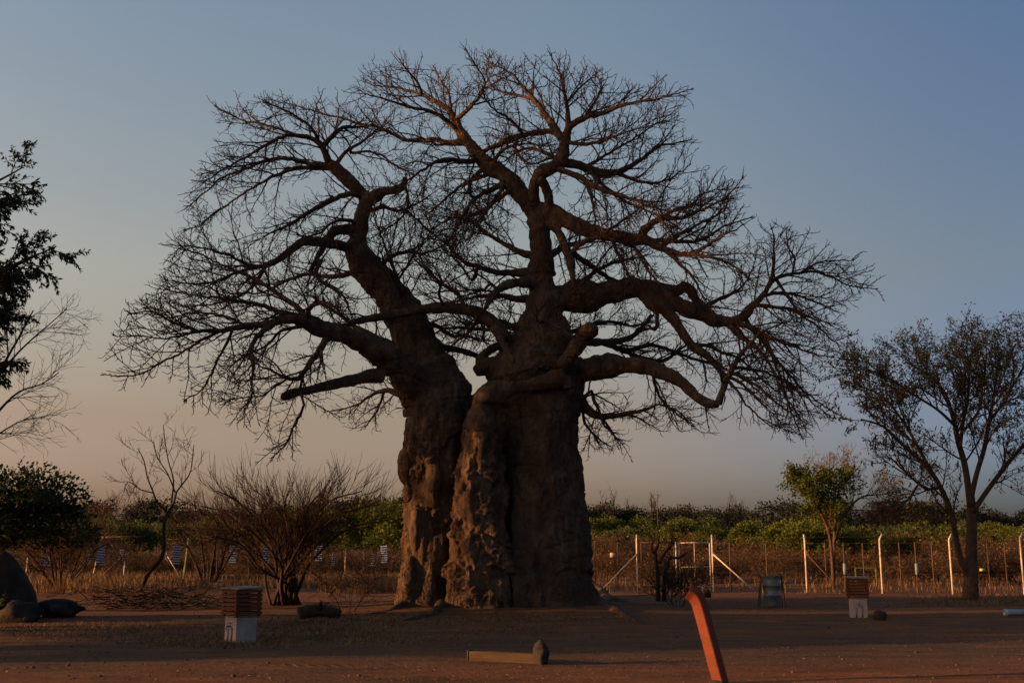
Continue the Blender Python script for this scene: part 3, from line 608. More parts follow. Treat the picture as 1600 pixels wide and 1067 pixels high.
def build_baobab():
    rng = random.Random(11)
    THR = 0.115
    fuse = MB()
    samples = []   # (pos, radius, id)
    ids = ['trunk']
    chains = {n: chain3d(n) for n in CH}
    # --- trunk lofts: (py, cx, hw px, Y, depth half m)
    def trunk_loft(rows, n=40):
        rings = []
        rows = catmull([(r[0], r[1], r[2], r[3], r[4]) for r in rows], 14)
        for k, r in enumerate(rows):
            py, cx, hw, Yc, dh = r
            c = at(cx, py, Yc); w = hw * scale_at(Yc)
            rings.append([c + Vector((w * math.cos(2 * math.pi * j / n), dh * math.sin(2 * math.pi * j / n), 0)) for j in range(n)])
            samples.append((c, min(w, dh), 0))
        fuse.loft(rings)
    trunk_loft([(975, 668, 50, 32.6, 1.35), (955, 667, 46, 32.6, 1.3), (925, 669, 42, 32.7, 1.2), (870, 676, 42, 32.8, 1.15), (800, 680, 43, 32.9, 1.1), (740, 683, 45, 33, 1.1), (690, 685, 48, 33, 1.15), (640, 687, 52, 33.1, 1.2), (605, 684, 56, 33.2, 1.15), (585, 676, 50, 33.2, .9)])
    trunk_loft([(985, 752, 48, 31.2, 1.0), (960, 752, 45, 31.3, .95), (925, 752, 44, 31.4, .9), (870, 750, 42, 31.5, .85), (820, 747, 37, 31.6, .8), (760, 745, 33, 31.7, .75), (720, 750, 28, 31.6, .65), (680, 753, 25, 31.4, .55), (650, 752, 23, 31.3, .5), (632, 752, 15, 31.3, .3)])
    trunk_loft([(975, 868, 70, 32.8, 1.9), (955, 866, 66, 32.8, 1.85), (920, 864, 61, 32.9, 1.8), (850, 858, 60, 33, 1.75), (770, 852, 60, 33, 1.7), (700, 848, 58, 33, 1.65), (650, 848, 61, 33, 1.65), (615, 850, 64, 33, 1.55), (585, 858, 56, 33, 1.25)])
    trunk_loft([(985, 820, 40, 31.5, .9), (955, 822, 40, 31.6, .85), (890, 826, 38, 31.8, .8), (820, 830, 34, 32, .7), (760, 834, 26, 32.1, .5)])
    trunk_loft([(972, 775, 140, 34.2, 2.0), (900, 775, 128, 34.3, 1.9), (800, 775, 122, 34.4, 1.8), (700, 778, 118, 34.5, 1.7), (640, 785, 100, 34.5, 1.5), (615, 800, 70, 34.5, 1.2)], 56)
    # lumps, burls and buttress toes
    def blob(px, py, Yc, rx, ry, rz):
        c = at(px, py, Yc)
        if py > 840: c.y += .22; rz *= 1.7; rx *= .9
        rings = []
        for i in range(1, 9):
            a = math.pi * i / 9
            rings.append([c + Vector((rx * math.sin(a) * math.cos(t), ry * math.sin(a) * math.sin(t), -rz * math.cos(a))) for t in [2 * math.pi * j / 14 for j in range(14)]])
        fuse.loft(rings)
        samples.append((c, min(rx, ry, rz), 0))
    blob(636, 728, 32.6, .32, .4, .55)
    blob(640, 770, 32.7, .2, .4, .35)
    blob(735, 690, 32.0, .3, .4, .8)
    blob(735, 790, 31.2, .28, .4, .7)
    blob(722, 860, 31.2, .42, .45, .8)
    blob(716, 930, 31.0, .40, .4, .55)
    blob(757, 905, 30.75, .45, .4, .7)
    blob(735, 935, 30.7, .30, .4, .4)
    blob(780, 925, 30.8, .38, .4, .7)
    blob(640, 930, 31.7, .32, .5, .7)
    blob(672, 935, 31.45, .3, .4, .5)
    blob(660, 880, 31.7, .22, .3, .9)
    blob(690, 860, 31.8, .2, .3, 1.0)
    blob(650, 830, 31.9, .2, .3, .8)
    blob(676, 760, 31.9, .25, .25, .9)
    blob(705, 720, 32.1, .2, .3, .8)
    blob(905, 930, 32.0, .45, .7, .8)
    blob(918, 945, 32.2, .4, .6, .4)
    blob(860, 930, 31.3, .6, .4, .6)
    # draped roots on the flare
    def root(pts, ids_=0):
        P = catmull([(*gpt(a, b)[:2], z, r) for a, b, z, r in pts], .12)
        fuse.tube([p[:3] for p in P], [max(.03, p[3]) for p in P], 10)
        for p in P: samples.append((Vector(p[:3]), p[3], 0))
    root([(700, 946, .35, .22), (678, 960, .0, .15), (650, 965, -.04, .11), (630, 968, -.07, .08)])
    root([(645, 950, .3, .2), (612, 956, .0, .12), (585, 959, -.04, .08), (565, 961, -.07, .06)])
    root([(905, 940, .25, .35), (940, 950, .0, .25), (962, 957, -.03, .18), (985, 967, -.03, .11), (1001, 974, -.06, .07)])
    root([(915, 930, .3, .35), (955, 940, -.03, .24), (990, 946, -.06, .15), (1010, 951, -.1, .10)])
    root([(880, 940, .2, .5), (905, 950, .0, .3), (930, 958, -.1, .16)])
    # --- thick limbs
    thin = {}
    for n, ch in chains.items():
        k = len(ch)
        for i, (p, r) in enumerate(ch):
            if r < THR: k = i; break
        if k >= 3:
            idx = len(ids); ids.append(n)
            pr = ch[:k + 1] if k < len(ch) else ch
            pr = [(p, r * (1 + .05 * math.sin(i * 1.3 + idx) + .05 * math.sin(i * .47 + 2 * idx))) for i, (p, r) in enumerate(pr)]
            fuse.tube([p for p, r in pr], [r for p, r in pr], 14)
            for p, r in pr: samples.append((p, r, idx))
            for _ in range(max(1, len(pr) // 14)):     # burls
                j = rng.randrange(len(pr)); p, r = pr[j]
                if r > .5: continue
                q = p + Vector((rng.gauss(0, 1), rng.gauss(0, 1), rng.gauss(0, 1))).normalized() * r * .55
                fuse.tube([q + Vector((0, 0, -r * .7)), q + Vector((0, 0, -r * .35)), q + Vector((0, 0, r * .35)), q + Vector((0, 0, r * .7))], [r * .25, r * .62, r * .62, r * .25], 8)
            if k < len(ch): thin[n] = max(0, k - 3)
        else:
            thin[n] = 0
    # --- voxel union
    me = bpy.data.meshes.new('fuse'); me.from_pydata(fuse.v, [], fuse.f)
    bm = bmesh.new(); bm.from_mesh(me); bmesh.ops.recalc_face_normals(bm, faces=bm.faces); bm.to_mesh(me); bm.free()
    tmp = bpy.data.objects.new('fuse', me); col.objects.link(tmp)
    md = tmp.modifiers.new('r', 'REMESH'); md.mode = 'VOXEL'; md.voxel_size = 0.037; md.adaptivity = 0
    sm = tmp.modifiers.new('s', 'SMOOTH'); sm.iterations = 2; sm.factor = .5
    dg = bpy.context.evaluated_depsgraph_get()
    ev = tmp.evaluated_get(dg); m2 = bpy.data.meshes.new_from_object(ev)
    nv = len(m2.vertices)
    co = np.empty(nv * 3, np.float32); m2.vertices.foreach_get('co', co); co = co.reshape(-1, 3)
    nr = np.empty(nv * 3, np.float32); m2.vertices.foreach_get('normal', nr); nr = nr.reshape(-1, 3)
    nf = len(m2.polygons)
    faces = [tuple(p.vertices) for p in m2.polygons]
    bpy.data.objects.remove(tmp); bpy.data.meshes.remove(me); bpy.data.meshes.remove(m2)
    SP = np.array([tuple(s[0]) for s in samples], np.float32); SR = np.array([s[1] for s in samples], np.float32); SI = np.array([s[2] for s in samples])
    own = np.empty(nv, int); rad = np.empty(nv, np.float32)
    for a in range(0, nv, 4000):
        d = np.sqrt(((co[a:a + 4000, None, :] - SP[None]) ** 2).sum(-1)) - SR[None] * .9
        k = d.argmin(1); own[a:a + 4000] = SI[k]; rad[a:a + 4000] = SR[k]
    N = mnoise.noise
    disp = np.zeros(nv, np.float32)
    for i in range(nv):
        x, y, z = co[i].tolist(); r = rad[i]
        q = min(1.0, float(r) / .75)
        if r > .45:
            low = min(1.0, max(0.0, (6.2 - z) / 2.0))
            left = min(1.0, max(.45, (0.9 - x) / 1.2))
            fold = N(Vector((x * 2.3 + .35 * math.sin(z * 1.3), y * 2.3, z * .22 + 11)))
            a = .16 * N(Vector((x * 1.0, y * 1.0, z * .28))) + (.13 * (.45 - abs(fold) * 2.0)) * (.35 + .65 * left) * min(1.0, max(.25, (7 - z) / 3))
            w = N(Vector((x * 1.7 + 4, y * 1.7, z * .7 + .5 * x)))
            ridge = 1 - abs(w) * 2.2
            b = .15 * max(-.6, ridge) * low * left
            w2 = N(Vector((x * 3.6 + 9, y * 3.6, z * 1.9)))
            c = .085 * (1 - abs(w2) * 2.4) * low * left + .04 * N(Vector((x * 6, y * 6, z * 4)))
            e = N(Vector((x * .5, y * .5, z * 1.5 + 3 + .2 * N(Vector((x, y, z))))))
            crease = -.06 * max(0.0, 1 - abs(e) * 22)
            w3 = N(Vector((x * 7.2 + 1, y * 7.2, z * 4.2 + .8 * w)))
            c += .05 * (.7 - abs(w3) * 2.6) * low * left * left
            wr = .012 * N(Vector((x * 1.2, y * 1.2, z * 9)))
            disp[i] = a + b + c + crease + wr - .06
        else:
            disp[i] = q * (.17 * N(Vector((x * 1.6, y * 1.6, z * 1.6))) + .10 * N(Vector((x * 4, y * 4, z * 4)))) + .016 * N(Vector((x * 9, y * 9, z * 9)))
    for i in np.nonzero((rad > .45))[0]:
        x, y, z = co[i].tolist()
        disp[i] += .034 * N(Vector((x * 9 + 2, y * 9, z * 6))) + .03 * (.5 - abs(N(Vector((x * 5.5, y * 5.5 + 7, z * 2.6)))) * 2) * min(1.0, max(.3, (.9 - x)))
    co = co + nr * disp[:, None]
    co[:, 1] -= Y0
    # --- split into trunk and limbs
    fo = [own[f[0]] for f in faces]
    buckets = {}
    for f, o in zip(faces, fo): buckets.setdefault(int(o), []).append(f)
    for o, fl in buckets.items():
        used = sorted(set(i for f in fl for i in f)); mp = {g: k for k, g in enumerate(used)}
        mb = MB(); mb.v = co[used].tolist(); mb.f = [tuple(mp[i] for i in f) for f in fl]
        mb.build('trunk' if o == 0 else 'limb', M['bark'], baobab)
    # --- thin branches and twigs
    center = Vector((.0, Y0 + .3, 6.5))
    ntw = 0
    def grow(p, d, L, r0, r1, droop, up, step, wig, mbx, sides, margin=0, clip=True):
        n = max(2, int(L / step)); pts = [p.copy()]; d = d.normalized()
        jx, jy = rng.gauss(0, 11), rng.gauss(0, 11)
        for i in range(n):
            t = i / n
            d = d + Vector((rng.gauss(0, wig), rng.gauss(0, wig), rng.gauss(0, wig))) + Vector((0, 0, -droop * (1 - t) + up * (.3 + t)))
            d.normalize()
            q = pts[-1] + d * step
            if clip and i > 0:
                u, v = proj(q)
                if not inside(u + jx, v + jy): break
            if q.z < 2.6: break
            pts.append(q)
        m = len(pts)
        if m < 2: return pts
        mbx.tube([x + BINV for x in pts], [r0 + (r1 - r0) * i / (m - 1) for i in range(m)], sides, cap=False)
        return pts
    def sub_twigs(pts, spacing, lmin, lmax, droop, mbx, lev):
        acc = rng.random() * spacing; side = rng.random() * 6.28
        tot = sum((b - a).length for a, b in zip(pts, pts[1:])); done = 0
        for i in range(1, len(pts)):
            seg = (pts[i] - pts[i - 1]); acc += seg.length; done += seg.length
            if acc < spacing: continue
            acc -= spacing * rng.uniform(.75, 1.25)
            f = done / max(tot, .01)
            if f < .12: continue
            t = seg.normalized(); side += 2.4 + rng.gauss(0, .5)
            u = t.orthogonal().normalized(); w = t.cross(u)
            s = u * math.cos(side) + w * math.sin(side) + Vector((0, 0, .25 - .5 * droop))
            s = (s - t * s.dot(t)).normalized()
            a = rng.uniform(.55, 1.0)
            d = t * math.cos(a) + s * math.sin(a)
            L = rng.uniform(lmin, lmax) * (1.1 - .55 * f)
            q = grow(pts[i], d, L, (.0115 if lev == 2 else .0085), (.0072 if lev == 2 else .006), droop * .05, .085 if lev == 2 else .10, .11 if lev == 2 else .08, .075, mbx, 3)
            if lev == 2 and len(q) > 2: sub_twigs(q, .17, .10, .30, droop * .5, mbx, 3)
    for n, ch in chains.items():
        o = CH[n]['o']; tw = o.get('twig', 1.0); droop = o.get('dr', 0.0); up = o.get('up', 0.0)
        if n in thin and len(ch) - thin[n] > 1:
            mbb = MB(); part = ch[thin[n]:]
            pp = []
            for i, (p, r) in enumerate(part):
                j = min(1.0, i / 6) * .024
                pp.append(p + Vector((rng.gauss(0, j * .5), rng.gauss(0, j), rng.gauss(0, j * .5))) * (1 if r < .1 else .5))
            mbb.tube([p + BINV for p in pp], [max(.011, r * (1 + .07 * math.sin(i * 1.7))) for i, (p, r) in enumerate(part)], 7)
            br = mbb.build('branch', M['bark'] if part[0][1] > .06 else M['twig'], baobab)
        else:
            br = baobab
        if tw <= 0: continue
        mbt = MB()
        acc = 0; side = rng.random() * 6.28
        pts = [p for p, r in ch]
        for i in range(1, len(ch)):
            p, r = ch[i]; seg = p - ch[i - 1][0]; acc += seg.length
            f = i / (len(ch) - 1)
            sp = (.20 if r < .12 else .42) / max(tw, .05) * rng.uniform(.7, 1.3)
            if acc < sp or r > .45: continue
            acc = 0
            t = seg.normalized(); side += 2.4 + rng.gauss(0, .6)
            u = t.orthogonal().normalized(); w = t.cross(u)
            out = (p - center); out = out.normalized()
            s = u * math.cos(side) + w * math.sin(side) + out * .35 + Vector((0, 0, .2 - .7 * droop + .4 * up))
            s = (s - t * s.dot(t))
            if s.length < .05: continue
            s.normalize(); a = rng.uniform(.45, .95)
            d = t * math.cos(a) + s * math.sin(a)
            L = rng.uniform(.7, 2.3) * (1.05 - .35 * f)
            q = grow(p, d, L, max(.014, min(.030, r * .55)), .009, .05 + droop * .16, .045 + up * .1, .13, .085, mbt, 4)
            if len(q) > 2: sub_twigs(q, .17, .28, .95, droop, mbt, 2); ntw += 1
            elif len(q) == 2: pass
        # terminal spray
        if ch[-1][1] < .05:
            t = (ch[-1][0] - ch[-3][0]).normalized()
            for k in range(3):
                d = t + Vector((rng.gauss(0, .35), rng.gauss(0, .35), rng.gauss(.1, .3)))
                q = grow(ch[-1][0], d, rng.uniform(.4, .9), .016, .009, droop * .08, .05, .11, .09, mbt, 3)
                if len(q) > 2: sub_twigs(q, .2, .15, .5, droop, mbt, 3)
            # twiglets straight on the outer part of the branch
            tail = pts[int(len(pts) * .35):]
            if len(tail) > 3: sub_twigs(tail, .16 / max(.4, tw), .25, .8, droop, mbt, 2)
        if mbt.f:
            to = mbt.build('twigs', M['twig'], br)
            to['kind'] = 'stuff'
    print('baobab verts', nv, 'L1', ntw)
build_baobab()

# ------------------------------------------------------------------ generic trees and shrubs
def rvec(rng): return Vector((rng.gauss(0, 1), rng.gauss(0, 1), rng.gauss(0, 1))).normalized()

def path(rng, p, d, L, n, wig, trop):
    pts = [Vector(p)]; d = Vector(d).normalized()
    for i in range(n):
        d = (d + rvec(rng) * wig + trop * (1.0 / n)).normalized()
        pts.append(pts[-1] + d * (L / n))
    return pts

def ramify(rng, mb, pts, r0, r1, level, cfg, tips, sides=6):
    """tube along pts, then side branches from cfg[level]"""
    m = len(pts)
    mb.tube(pts, [r0 + (r1 - r0) * i / (m - 1) for i in range(m)], sides, cap=False)
    if level >= len(cfg):
        tips.append(pts); return
    c = cfg[level]
    n = max(1, int(c['n'] * rng.uniform(.75, 1.25)))
    for k in range(n):
        f = c.get('t0', .3) + (1 - c.get('t0', .3)) * (k + rng.random()) / n
        x = min(m - 1.001, f * (m - 1)); i = int(x)
        p = pts[i].lerp(pts[i + 1], x - i); t = (pts[i + 1] - pts[i]).normalized()
        s = rvec(rng) + Vector((0, 0, c.get('bias', .3))); s = s - t * s.dot(t)
        if s.length < .05: continue
        a = rng.uniform(*c.get('ang', (.5, .9)))
        d = t * math.cos(a) + s.normalized() * math.sin(a)
        L = rng.uniform(*c['L']) * (1.15 - .5 * f)
        q = path(rng, p, d, L, c.get('seg', 5), c.get('wig', .12), Vector(c.get('trop', (0, 0, .2))))
        rr = max(c.get('rmin', .006), min(c.get('r', .03), (r0 + (r1 - r0) * f) * .75))
        ramify(rng, mb, q, rr, rr * .45, level + 1, cfg, tips, max(3, sides - 2))

def leaves(rng, mb, tips, per, size, spread, width=.45, hang=0.0, start=.2):
    for pts in tips:
        n = per if per >= 1 else (1 if rng.random() < per else 0)
        for _ in range(int(n)):
            x = (start + (1 - start) * rng.random()) * (len(pts) - 1.001); i = int(x)
            p = pts[i].lerp(pts[i + 1], x - i) + rvec(rng) * spread * rng.random()
            d = rvec(rng) + Vector((0, 0, -hang))
            L = size * rng.uniform(.6, 1.3)
            mb.leaf(p, d, L, L * width, rng)

def px_chain(pts, Y, dY=0.0, step=.18, base=None):
    """traced outline of a stem: (px, py, half-width px)"""
    n = len(pts); out = []
    for i, (x, y, h) in enumerate(pts):
        q = at(x, y, Y + dY * i / (n - 1)); out.append((q.x, q.y, q.z, h * scale_at(Y)))
    if base is not None: out[0] = (out[0][0], out[0][1], base, out[0][3])
    return catmull(out, step)

def stem(mb, ch, sides=8):
    mb.tube([c[:3] for c in ch], [max(.006, c[3]) for c in ch], sides)
    return [Vector(c[:3]) for c in ch]

def rooted(name, px, Y, rz=0.0):
    g = gx(px, Y)
    return empty(name, (g.x, g.y, g.z - .03), rz)

def rel(root, mb):
    o = root.location
    mb.v = [(a - o.x, b - o.y, c - o.z) for a, b, c in mb.v]
    return mb

# --- sparse leafy tree with hanging pods, by the right fence
def pod_tree():
    rng = random.Random(5); Y = 37.5
    t = tag(rooted('pod_tree', 1515, Y), 'half bare tree with thin yellowish leaves and brown pods beside the fence', 'tree')
    trunk = MB(); br = MB(); tips = []
    base = gx(1515, Y).z - .05
    T = px_chain([(1516, 936, 13), (1517, 905, 10.5), (1517, 870, 9), (1518, 835, 8), (1518, 800, 7.2), (1516, 770, 6)], Y, .2, base=base)
    stem(trunk, T, 12)
    limbs = [
        ([(1516, 905, 9), (1500, 870, 8), (1492, 830, 7.5), (1484, 795, 7), (1470, 762, 6.5), (1455, 738, 6), (1430, 712, 5.2), (1400, 685, 4.2), (1378, 665, 3), (1345, 655, 2)], -.8),
        ([(1516, 790, 9), (1512, 755, 8.5), (1506, 720, 8), (1497, 690, 7), (1490, 655, 6), (1478, 620, 5), (1462, 595, 4), (1438, 578, 3), (1415, 565, 2)], .8),
        ([(1518, 775, 7), (1526, 740, 6.5), (1538, 700, 6), (1545, 660, 5), (1552, 625, 4), (1557, 592, 3), (1562, 562, 2)], -.6),
        ([(1520, 800, 7), (1540, 770, 6.5), (1562, 740, 6), (1582, 715, 5.2), (1605, 690, 4.2), (1640, 665, 3)], .6),
        ([(1500, 700, 5), (1505, 660, 4.5), (1512, 625, 4), (1514, 592, 3), (1512, 560, 2)], 1.5),
        ([(1455, 738, 5), (1430, 690, 4), (1405, 650, 3.2), (1380, 620, 2.5), (1350, 605, 1.6)], 1.2),
        ([(1470, 762, 3.6), (1446, 764, 3.2), (1436, 756, 2.8), (1425, 772, 2.4), (1420, 790, 1.6)], -.5),
        ([(1492, 665, 4), (1465, 640, 3.4), (1430, 618, 2.8), (1395, 595, 2), (1350, 575, 1.5)], -1.5),
        ([(1545, 660, 4), (1570, 625, 3.2), (1590, 590, 2.5), (1610, 560, 1.8)], .8),
        ([(1500, 680, 4), (1530, 640, 3.4), (1535, 600, 2.8), (1540, 575, 2.2), (1532, 548, 1.5)], -1.6)]
    cfg = [dict(n=12, L=(1.0, 2.3), r=.032, t0=.22, ang=(.4, .85), trop=(0, 0, .3), seg=6, wig=.14),
           dict(n=8, L=(.5, 1.3), r=.015, t0=.15, trop=(0, 0, .1), wig=.16, rmin=.011),
           dict(n=5, L=(.25, .7), r=.010, t0=.2, trop=(0, 0, -.1), seg=3, rmin=.009)]
    for pts, dY in limbs:
        ch = px_chain(pts, Y, dY)
        P = [Vector(c[:3]) for c in ch]
        br.tube(P, [max(.01, c[3] * .62) for c in ch], 8)
        ramify(rng, br, P, ch[0][3] * .5, ch[-1][3] * .5, 0, cfg, tips, 6)
    lf = MB(); pd = MB()
    hi = [p for p in tips if p[-1].z > 6.0 + rng.gauss(0, .8)]
    lo = [p for p in tips if p[-1].z <= 7.5 + rng.gauss(0, .6)]
    leaves(rng, lf, hi, 5, .10, .14, .5, .2)
    leaves(rng, pd, lo, 2, .16, .06, .28, 1.2)
    rel(t, trunk).build('trunk', M['brown_bark'], t)
    rel(t, br).build('branches', M['brown_bark'], t)
    rel(t, lf).build('foliage', M['pod_leaf'], t, smooth=False)
    rel(t, pd).build('seed_pods', M['pod'], t, smooth=False)
pod_tree()

# --- small tree behind the fence, green on one side
def half_green_tree():
    rng = random.Random(8); Y = 52
    t = tag(rooted('small_tree', 1300, Y), 'small spreading tree, green on one side and bare on the other, behind fence', 'tree')
    wood = MB(); lf = MB(); tips = []
    cfg = [dict(n=10, L=(1.0, 2.4), r=.035, t0=.4, bias=.1, trop=(0, 0, .2), wig=.15), dict(n=8, L=(.5, 1.2), r=.016, t0=.2, trop=(0, 0, .1)), dict(n=4, L=(.3, .6), r=.011, t0=.2, seg=3, rmin=.009)]
    base = gx(1300, Y).z - .05
    for pts, dY in [([(1302, 903, 6), (1300, 870, 5), (1296, 835, 4.5), (1285, 805, 4), (1268, 780, 3), (1248, 765, 2)], -.5),
                    ([(1302, 903, 5), (1303, 860, 4.5), (1305, 820, 4), (1308, 785, 3.2), (1312, 755, 2.5), (1320, 725, 1.6)], .5),
                    ([(1303, 850, 4), (1315, 815, 3.5), (1330, 790, 3), (1350, 775, 2.4), (1385, 772, 1.5)], -.4),
                    ([(1298, 830, 4), (1280, 795, 3), (1275, 765, 2.5), (1282, 740, 1.6)], 1.2)]:
        ch = px_chain([(x, y, h * .55) for x, y, h in pts], Y, dY, .25, base if pts[0][1] == 903 else None)
        P = stem(wood, ch)
        ramify(rng, wood, P, ch[0][3] * .5, ch[-1][3] * .5, 0, cfg, tips, 6)
    x0 = gx(1330, Y).x
    g = [p for p in tips if p[-1].x < x0 + rng.gauss(0, .6) and p[-1].z < 5.6]
    leaves(rng, lf, g, 15, .15, .28, .55)
    b = [p for p in tips if p not in g and rng.random() < .5]
    lb = MB(); leaves(rng, lb, b, 3, .12, .12, .5)
    rel(t, wood).build('trunk', M['brown_bark'], t)
    rel(t, lf).build('foliage', M['green_leaf'], t, smooth=False)
    rel(t, lb).build('withered_leaves', M['pod_leaf'], t, smooth=False)
half_green_tree()

# --- feathery evergreen reaching in from the left edge, and its neighbours that shade the clearing
def feathery_tree():
    rng = random.Random(21); Y = 24.0
    t = tag(rooted('feathery_tree', -170, Y), 'dark feathery tree whose leafy boughs reach in beside the clearing', 'tree', 'leafy trees west of the clearing')
    o = t.location
    trunk = MB(); br = MB(); tips = []
    P = [Vector((o.x, o.y, -.05)), Vector((o.x + .1, o.y, 1.5)), Vector((o.x - .1, o.y + .1, 3)), Vector((o.x + .1, o.y, 4.6)), Vector((o.x, o.y, 6.4)), Vector((o.x, o.y, 8.4))]
    P = [Vector(c) for c in catmull(P, .3)]
    trunk.tube(P, [.26 - .2 * i / (len(P) - 1) for i in range(len(P))], 10)
    cfg = [dict(n=11, L=(.6, 1.3), r=.02, t0=.3, bias=-.1, trop=(.1, 0, -.15), wig=.12), dict(n=8, L=(.25, .6), r=.009, t0=.15, bias=-.1, trop=(0, 0, -.35), seg=4)]
    ends = [at(88, 385, Y - .3), at(35, 262, Y), at(30, 310, Y + 1), at(5, 455, Y - 1), at(0, 560, Y + .5), at(5, 430, Y + 1.6), at(60, 398, Y + .5)]
    starts = [6.2, 8.2, 7.6, 5.0, 3.6, 5.6, 6.0]
    for k in range(17):
        a = k * 2.4; z = rng.uniform(3.4, 8.2)
        ends.append(Vector((o.x - .6 + math.cos(a) * rng.uniform(1.4, 2.5), o.y + math.sin(a) * rng.uniform(2.2, 3.6), z + rng.uniform(.8, 2.0)))); starts.append(z)
    for e, z in zip(ends, starts):
        s = Vector((o.x, o.y, z)); mid = s.lerp(e, .5) + Vector((0, 0, .35))
        q = [Vector(c) for c in catmull([s, mid, e], .2)]
        ramify(rng, br, q, .07, .015, 0, cfg, tips, 6)
    lf = MB()
    for pts in tips:
        for i in range(len(pts) - 1):
            d = (pts[i + 1] - pts[i])
            for s in range(5):
                p = pts[i].lerp(pts[i + 1], rng.random())
                v = (rvec(rng) * .8 + d.normalized() * .8 + Vector((0, 0, -.35)))
                L = rng.uniform(.07, .16); lf.leaf(p, v, L, L * .34, rng)
    rel(t, trunk).build('trunk', M['brown_bark'], t)
    rel(t, br).build('branches', M['brown_bark'], t)
    rel(t, lf).build('foliage', M['dark_leaf'], t, smooth=False)
    return t
ft = feathery_tree()
for x, y, s, rz in ((-27, 32.5, 1.9, 1.0), (-27, 16.5, 1.3, 2.2), (-24, 21.0, 1.2, .3), (-35, 24.0, 1.7, 3.9), (-32, 28.0, 2.1, 5.4), (-38, 31.0, 2.2, 2.9)):
    c = copy_tree(ft); c.location = (x, y, gz(x, y) - .05); c.rotation_euler.z = rz; c.scale = (s, s, s)
    c['label'] = 'dark feathery tree standing outside the clearing, west of the termite mound'

# --- bare tree at the left edge
def bare_edge_tree():
    rng = random.Random(4); Y = 27.0
    t = tag(rooted('bare_tree', -70, Y), 'pale leafless tree with fine curved branches beside the dark feathery tree', 'tree')
    wood = MB(); tips = []
    cfg = [dict(n=9, L=(.7, 1.6), r=.02, t0=.2, bias=.1, trop=(0, 0, -.15), wig=.13), dict(n=7, L=(.35, .9), r=.009, t0=.15, bias=.1, trop=(0, 0, -.2), rmin=.006), dict(n=2, L=(.2, .4), r=.006, seg=3, rmin=.005)]
    base = gx(-70, Y).z - .05
    for pts, dY in [([(-70, 965, 11), (-66, 880, 9), (-58, 780, 8), (-45, 700, 7), (-25, 640, 5.5), (0, 580, 4), (28, 530, 3), (52, 485, 2)], 0),
                    ([(-50, 720, 6), (-30, 680, 5), (0, 640, 3.6), (30, 612, 2.6), (65, 600, 1.8), (92, 582, 1.2)], -1),
                    ([(-35, 660, 5), (-10, 600, 3.8), (20, 560, 3), (50, 530, 2.2), (85, 500, 1.4), (104, 482, 1)], .8),
                    ([(-60, 790, 5), (-40, 730, 4), (-15, 690, 3), (10, 670, 2.2), (40, 655, 1.6), (70, 652, 1)], .6),
                    ([(-55, 750, 5), (-90, 690, 4), (-120, 640, 3), (-150, 560, 2)], .6)]:
        ch = px_chain(pts, Y, dY, .2, base if pts[0][1] == 965 else None)
        P = stem(wood, [(*c[:3], c[3] * .55) for c in ch])
        ramify(rng, wood, P[len(P) // 3:], ch[0][3] * .25, ch[-1][3] * .5, 0, cfg, tips, 5)
    rel(t, wood).build('trunk', M['dead_twig'], t)
bare_edge_tree()

# --- leaning bare sapling by the left fence
def bare_sapling():
    rng = random.Random(9); Y = 45.0
    t = tag(rooted('bare_sapling', 219, Y), 'slim leafless sapling with a leaning kinked trunk', 'tree')
    wood = MB(); tw = MB(); tips = []
    base = gx(219, Y).z - .05
    cfg = [dict(n=5, L=(.5, 1.5), r=.022, t0=.3, trop=(0, 0, .3), wig=.2, bias=.2), dict(n=5, L=(.3, .9), r=.012, t0=.2, trop=(0, 0, .1), wig=.2, rmin=.009), dict(n=2, L=(.2, .5), r=.009, seg=3, rmin=.008)]
    T = px_chain([(218, 922, 5), (232, 895, 4.4), (252, 872, 4), (256, 850, 3.8), (256, 820, 3.5), (262, 800, 3.2)], Y, 0, .25, base)
    stem(wood, [(*c[:3], c[3] * .75) for c in T])
    for pts, dY in [([(262, 800, 2.8), (246, 785, 2.4), (238, 765, 2.2), (230, 745, 2), (225, 720, 1.6), (215, 700, 1.1)], -.6),
                    ([(262, 800, 2.8), (272, 785, 2.6), (276, 768, 2.3), (290, 750, 2), (298, 735, 1.6), (303, 695, 1.1)], .6),
                    ([(268, 785, 2.4), (271, 750, 2), (263, 720, 1.6), (258, 690, 1.2), (255, 664, .9)], 1),
                    ([(240, 770, 1.8), (220, 765, 1.4), (200, 752, 1.1), (193, 770, .9)], .2),
                    ([(274, 770, 1.8), (262, 740, 1.5), (246, 715, 1.2), (240, 690, .9)], -.8)]:
        ch = px_chain(pts, Y, dY, .2); P = [Vector(c[:3]) for c in ch]
        tw.tube(P, [max(.011, c[3] * .62) for c in ch], 6)
        ramify(rng, tw, P, .03, .012, 0, cfg, tips, 5)
    rel(t, wood).build('trunk', M['dead_twig'], t)
    rel(t, tw).build('branches', M['dead_twig'], t)
bare_sapling()

# --- dry shrubs: several stems from one foot
def dry_shrub_mesh(seed, H, Wd, nst, r, cfg, up=.6):
    rng = random.Random(seed); st = MB(); tips = []
    for k in range(nst):
        a = 2 * math.pi * (k + rng.random()) / nst
        lean = rng.uniform(.2, 1.0) * Wd
        L = math.hypot(H, lean) * rng.uniform(.7, 1.1)
        d = Vector((math.cos(a) * lean, math.sin(a) * lean, H * .8))
        p = Vector((math.cos(a) * .12, math.sin(a) * .12, -.05)) * (1 + H * .2)
        q = path(rng, p, d, L, 9, .08, Vector((math.cos(a) * .25, math.sin(a) * .25, up - .6)))
        ramify(rng, st, q, r * rng.uniform(.6, 1.1), r * .25, 0, cfg, tips, 5)
    return st, tips

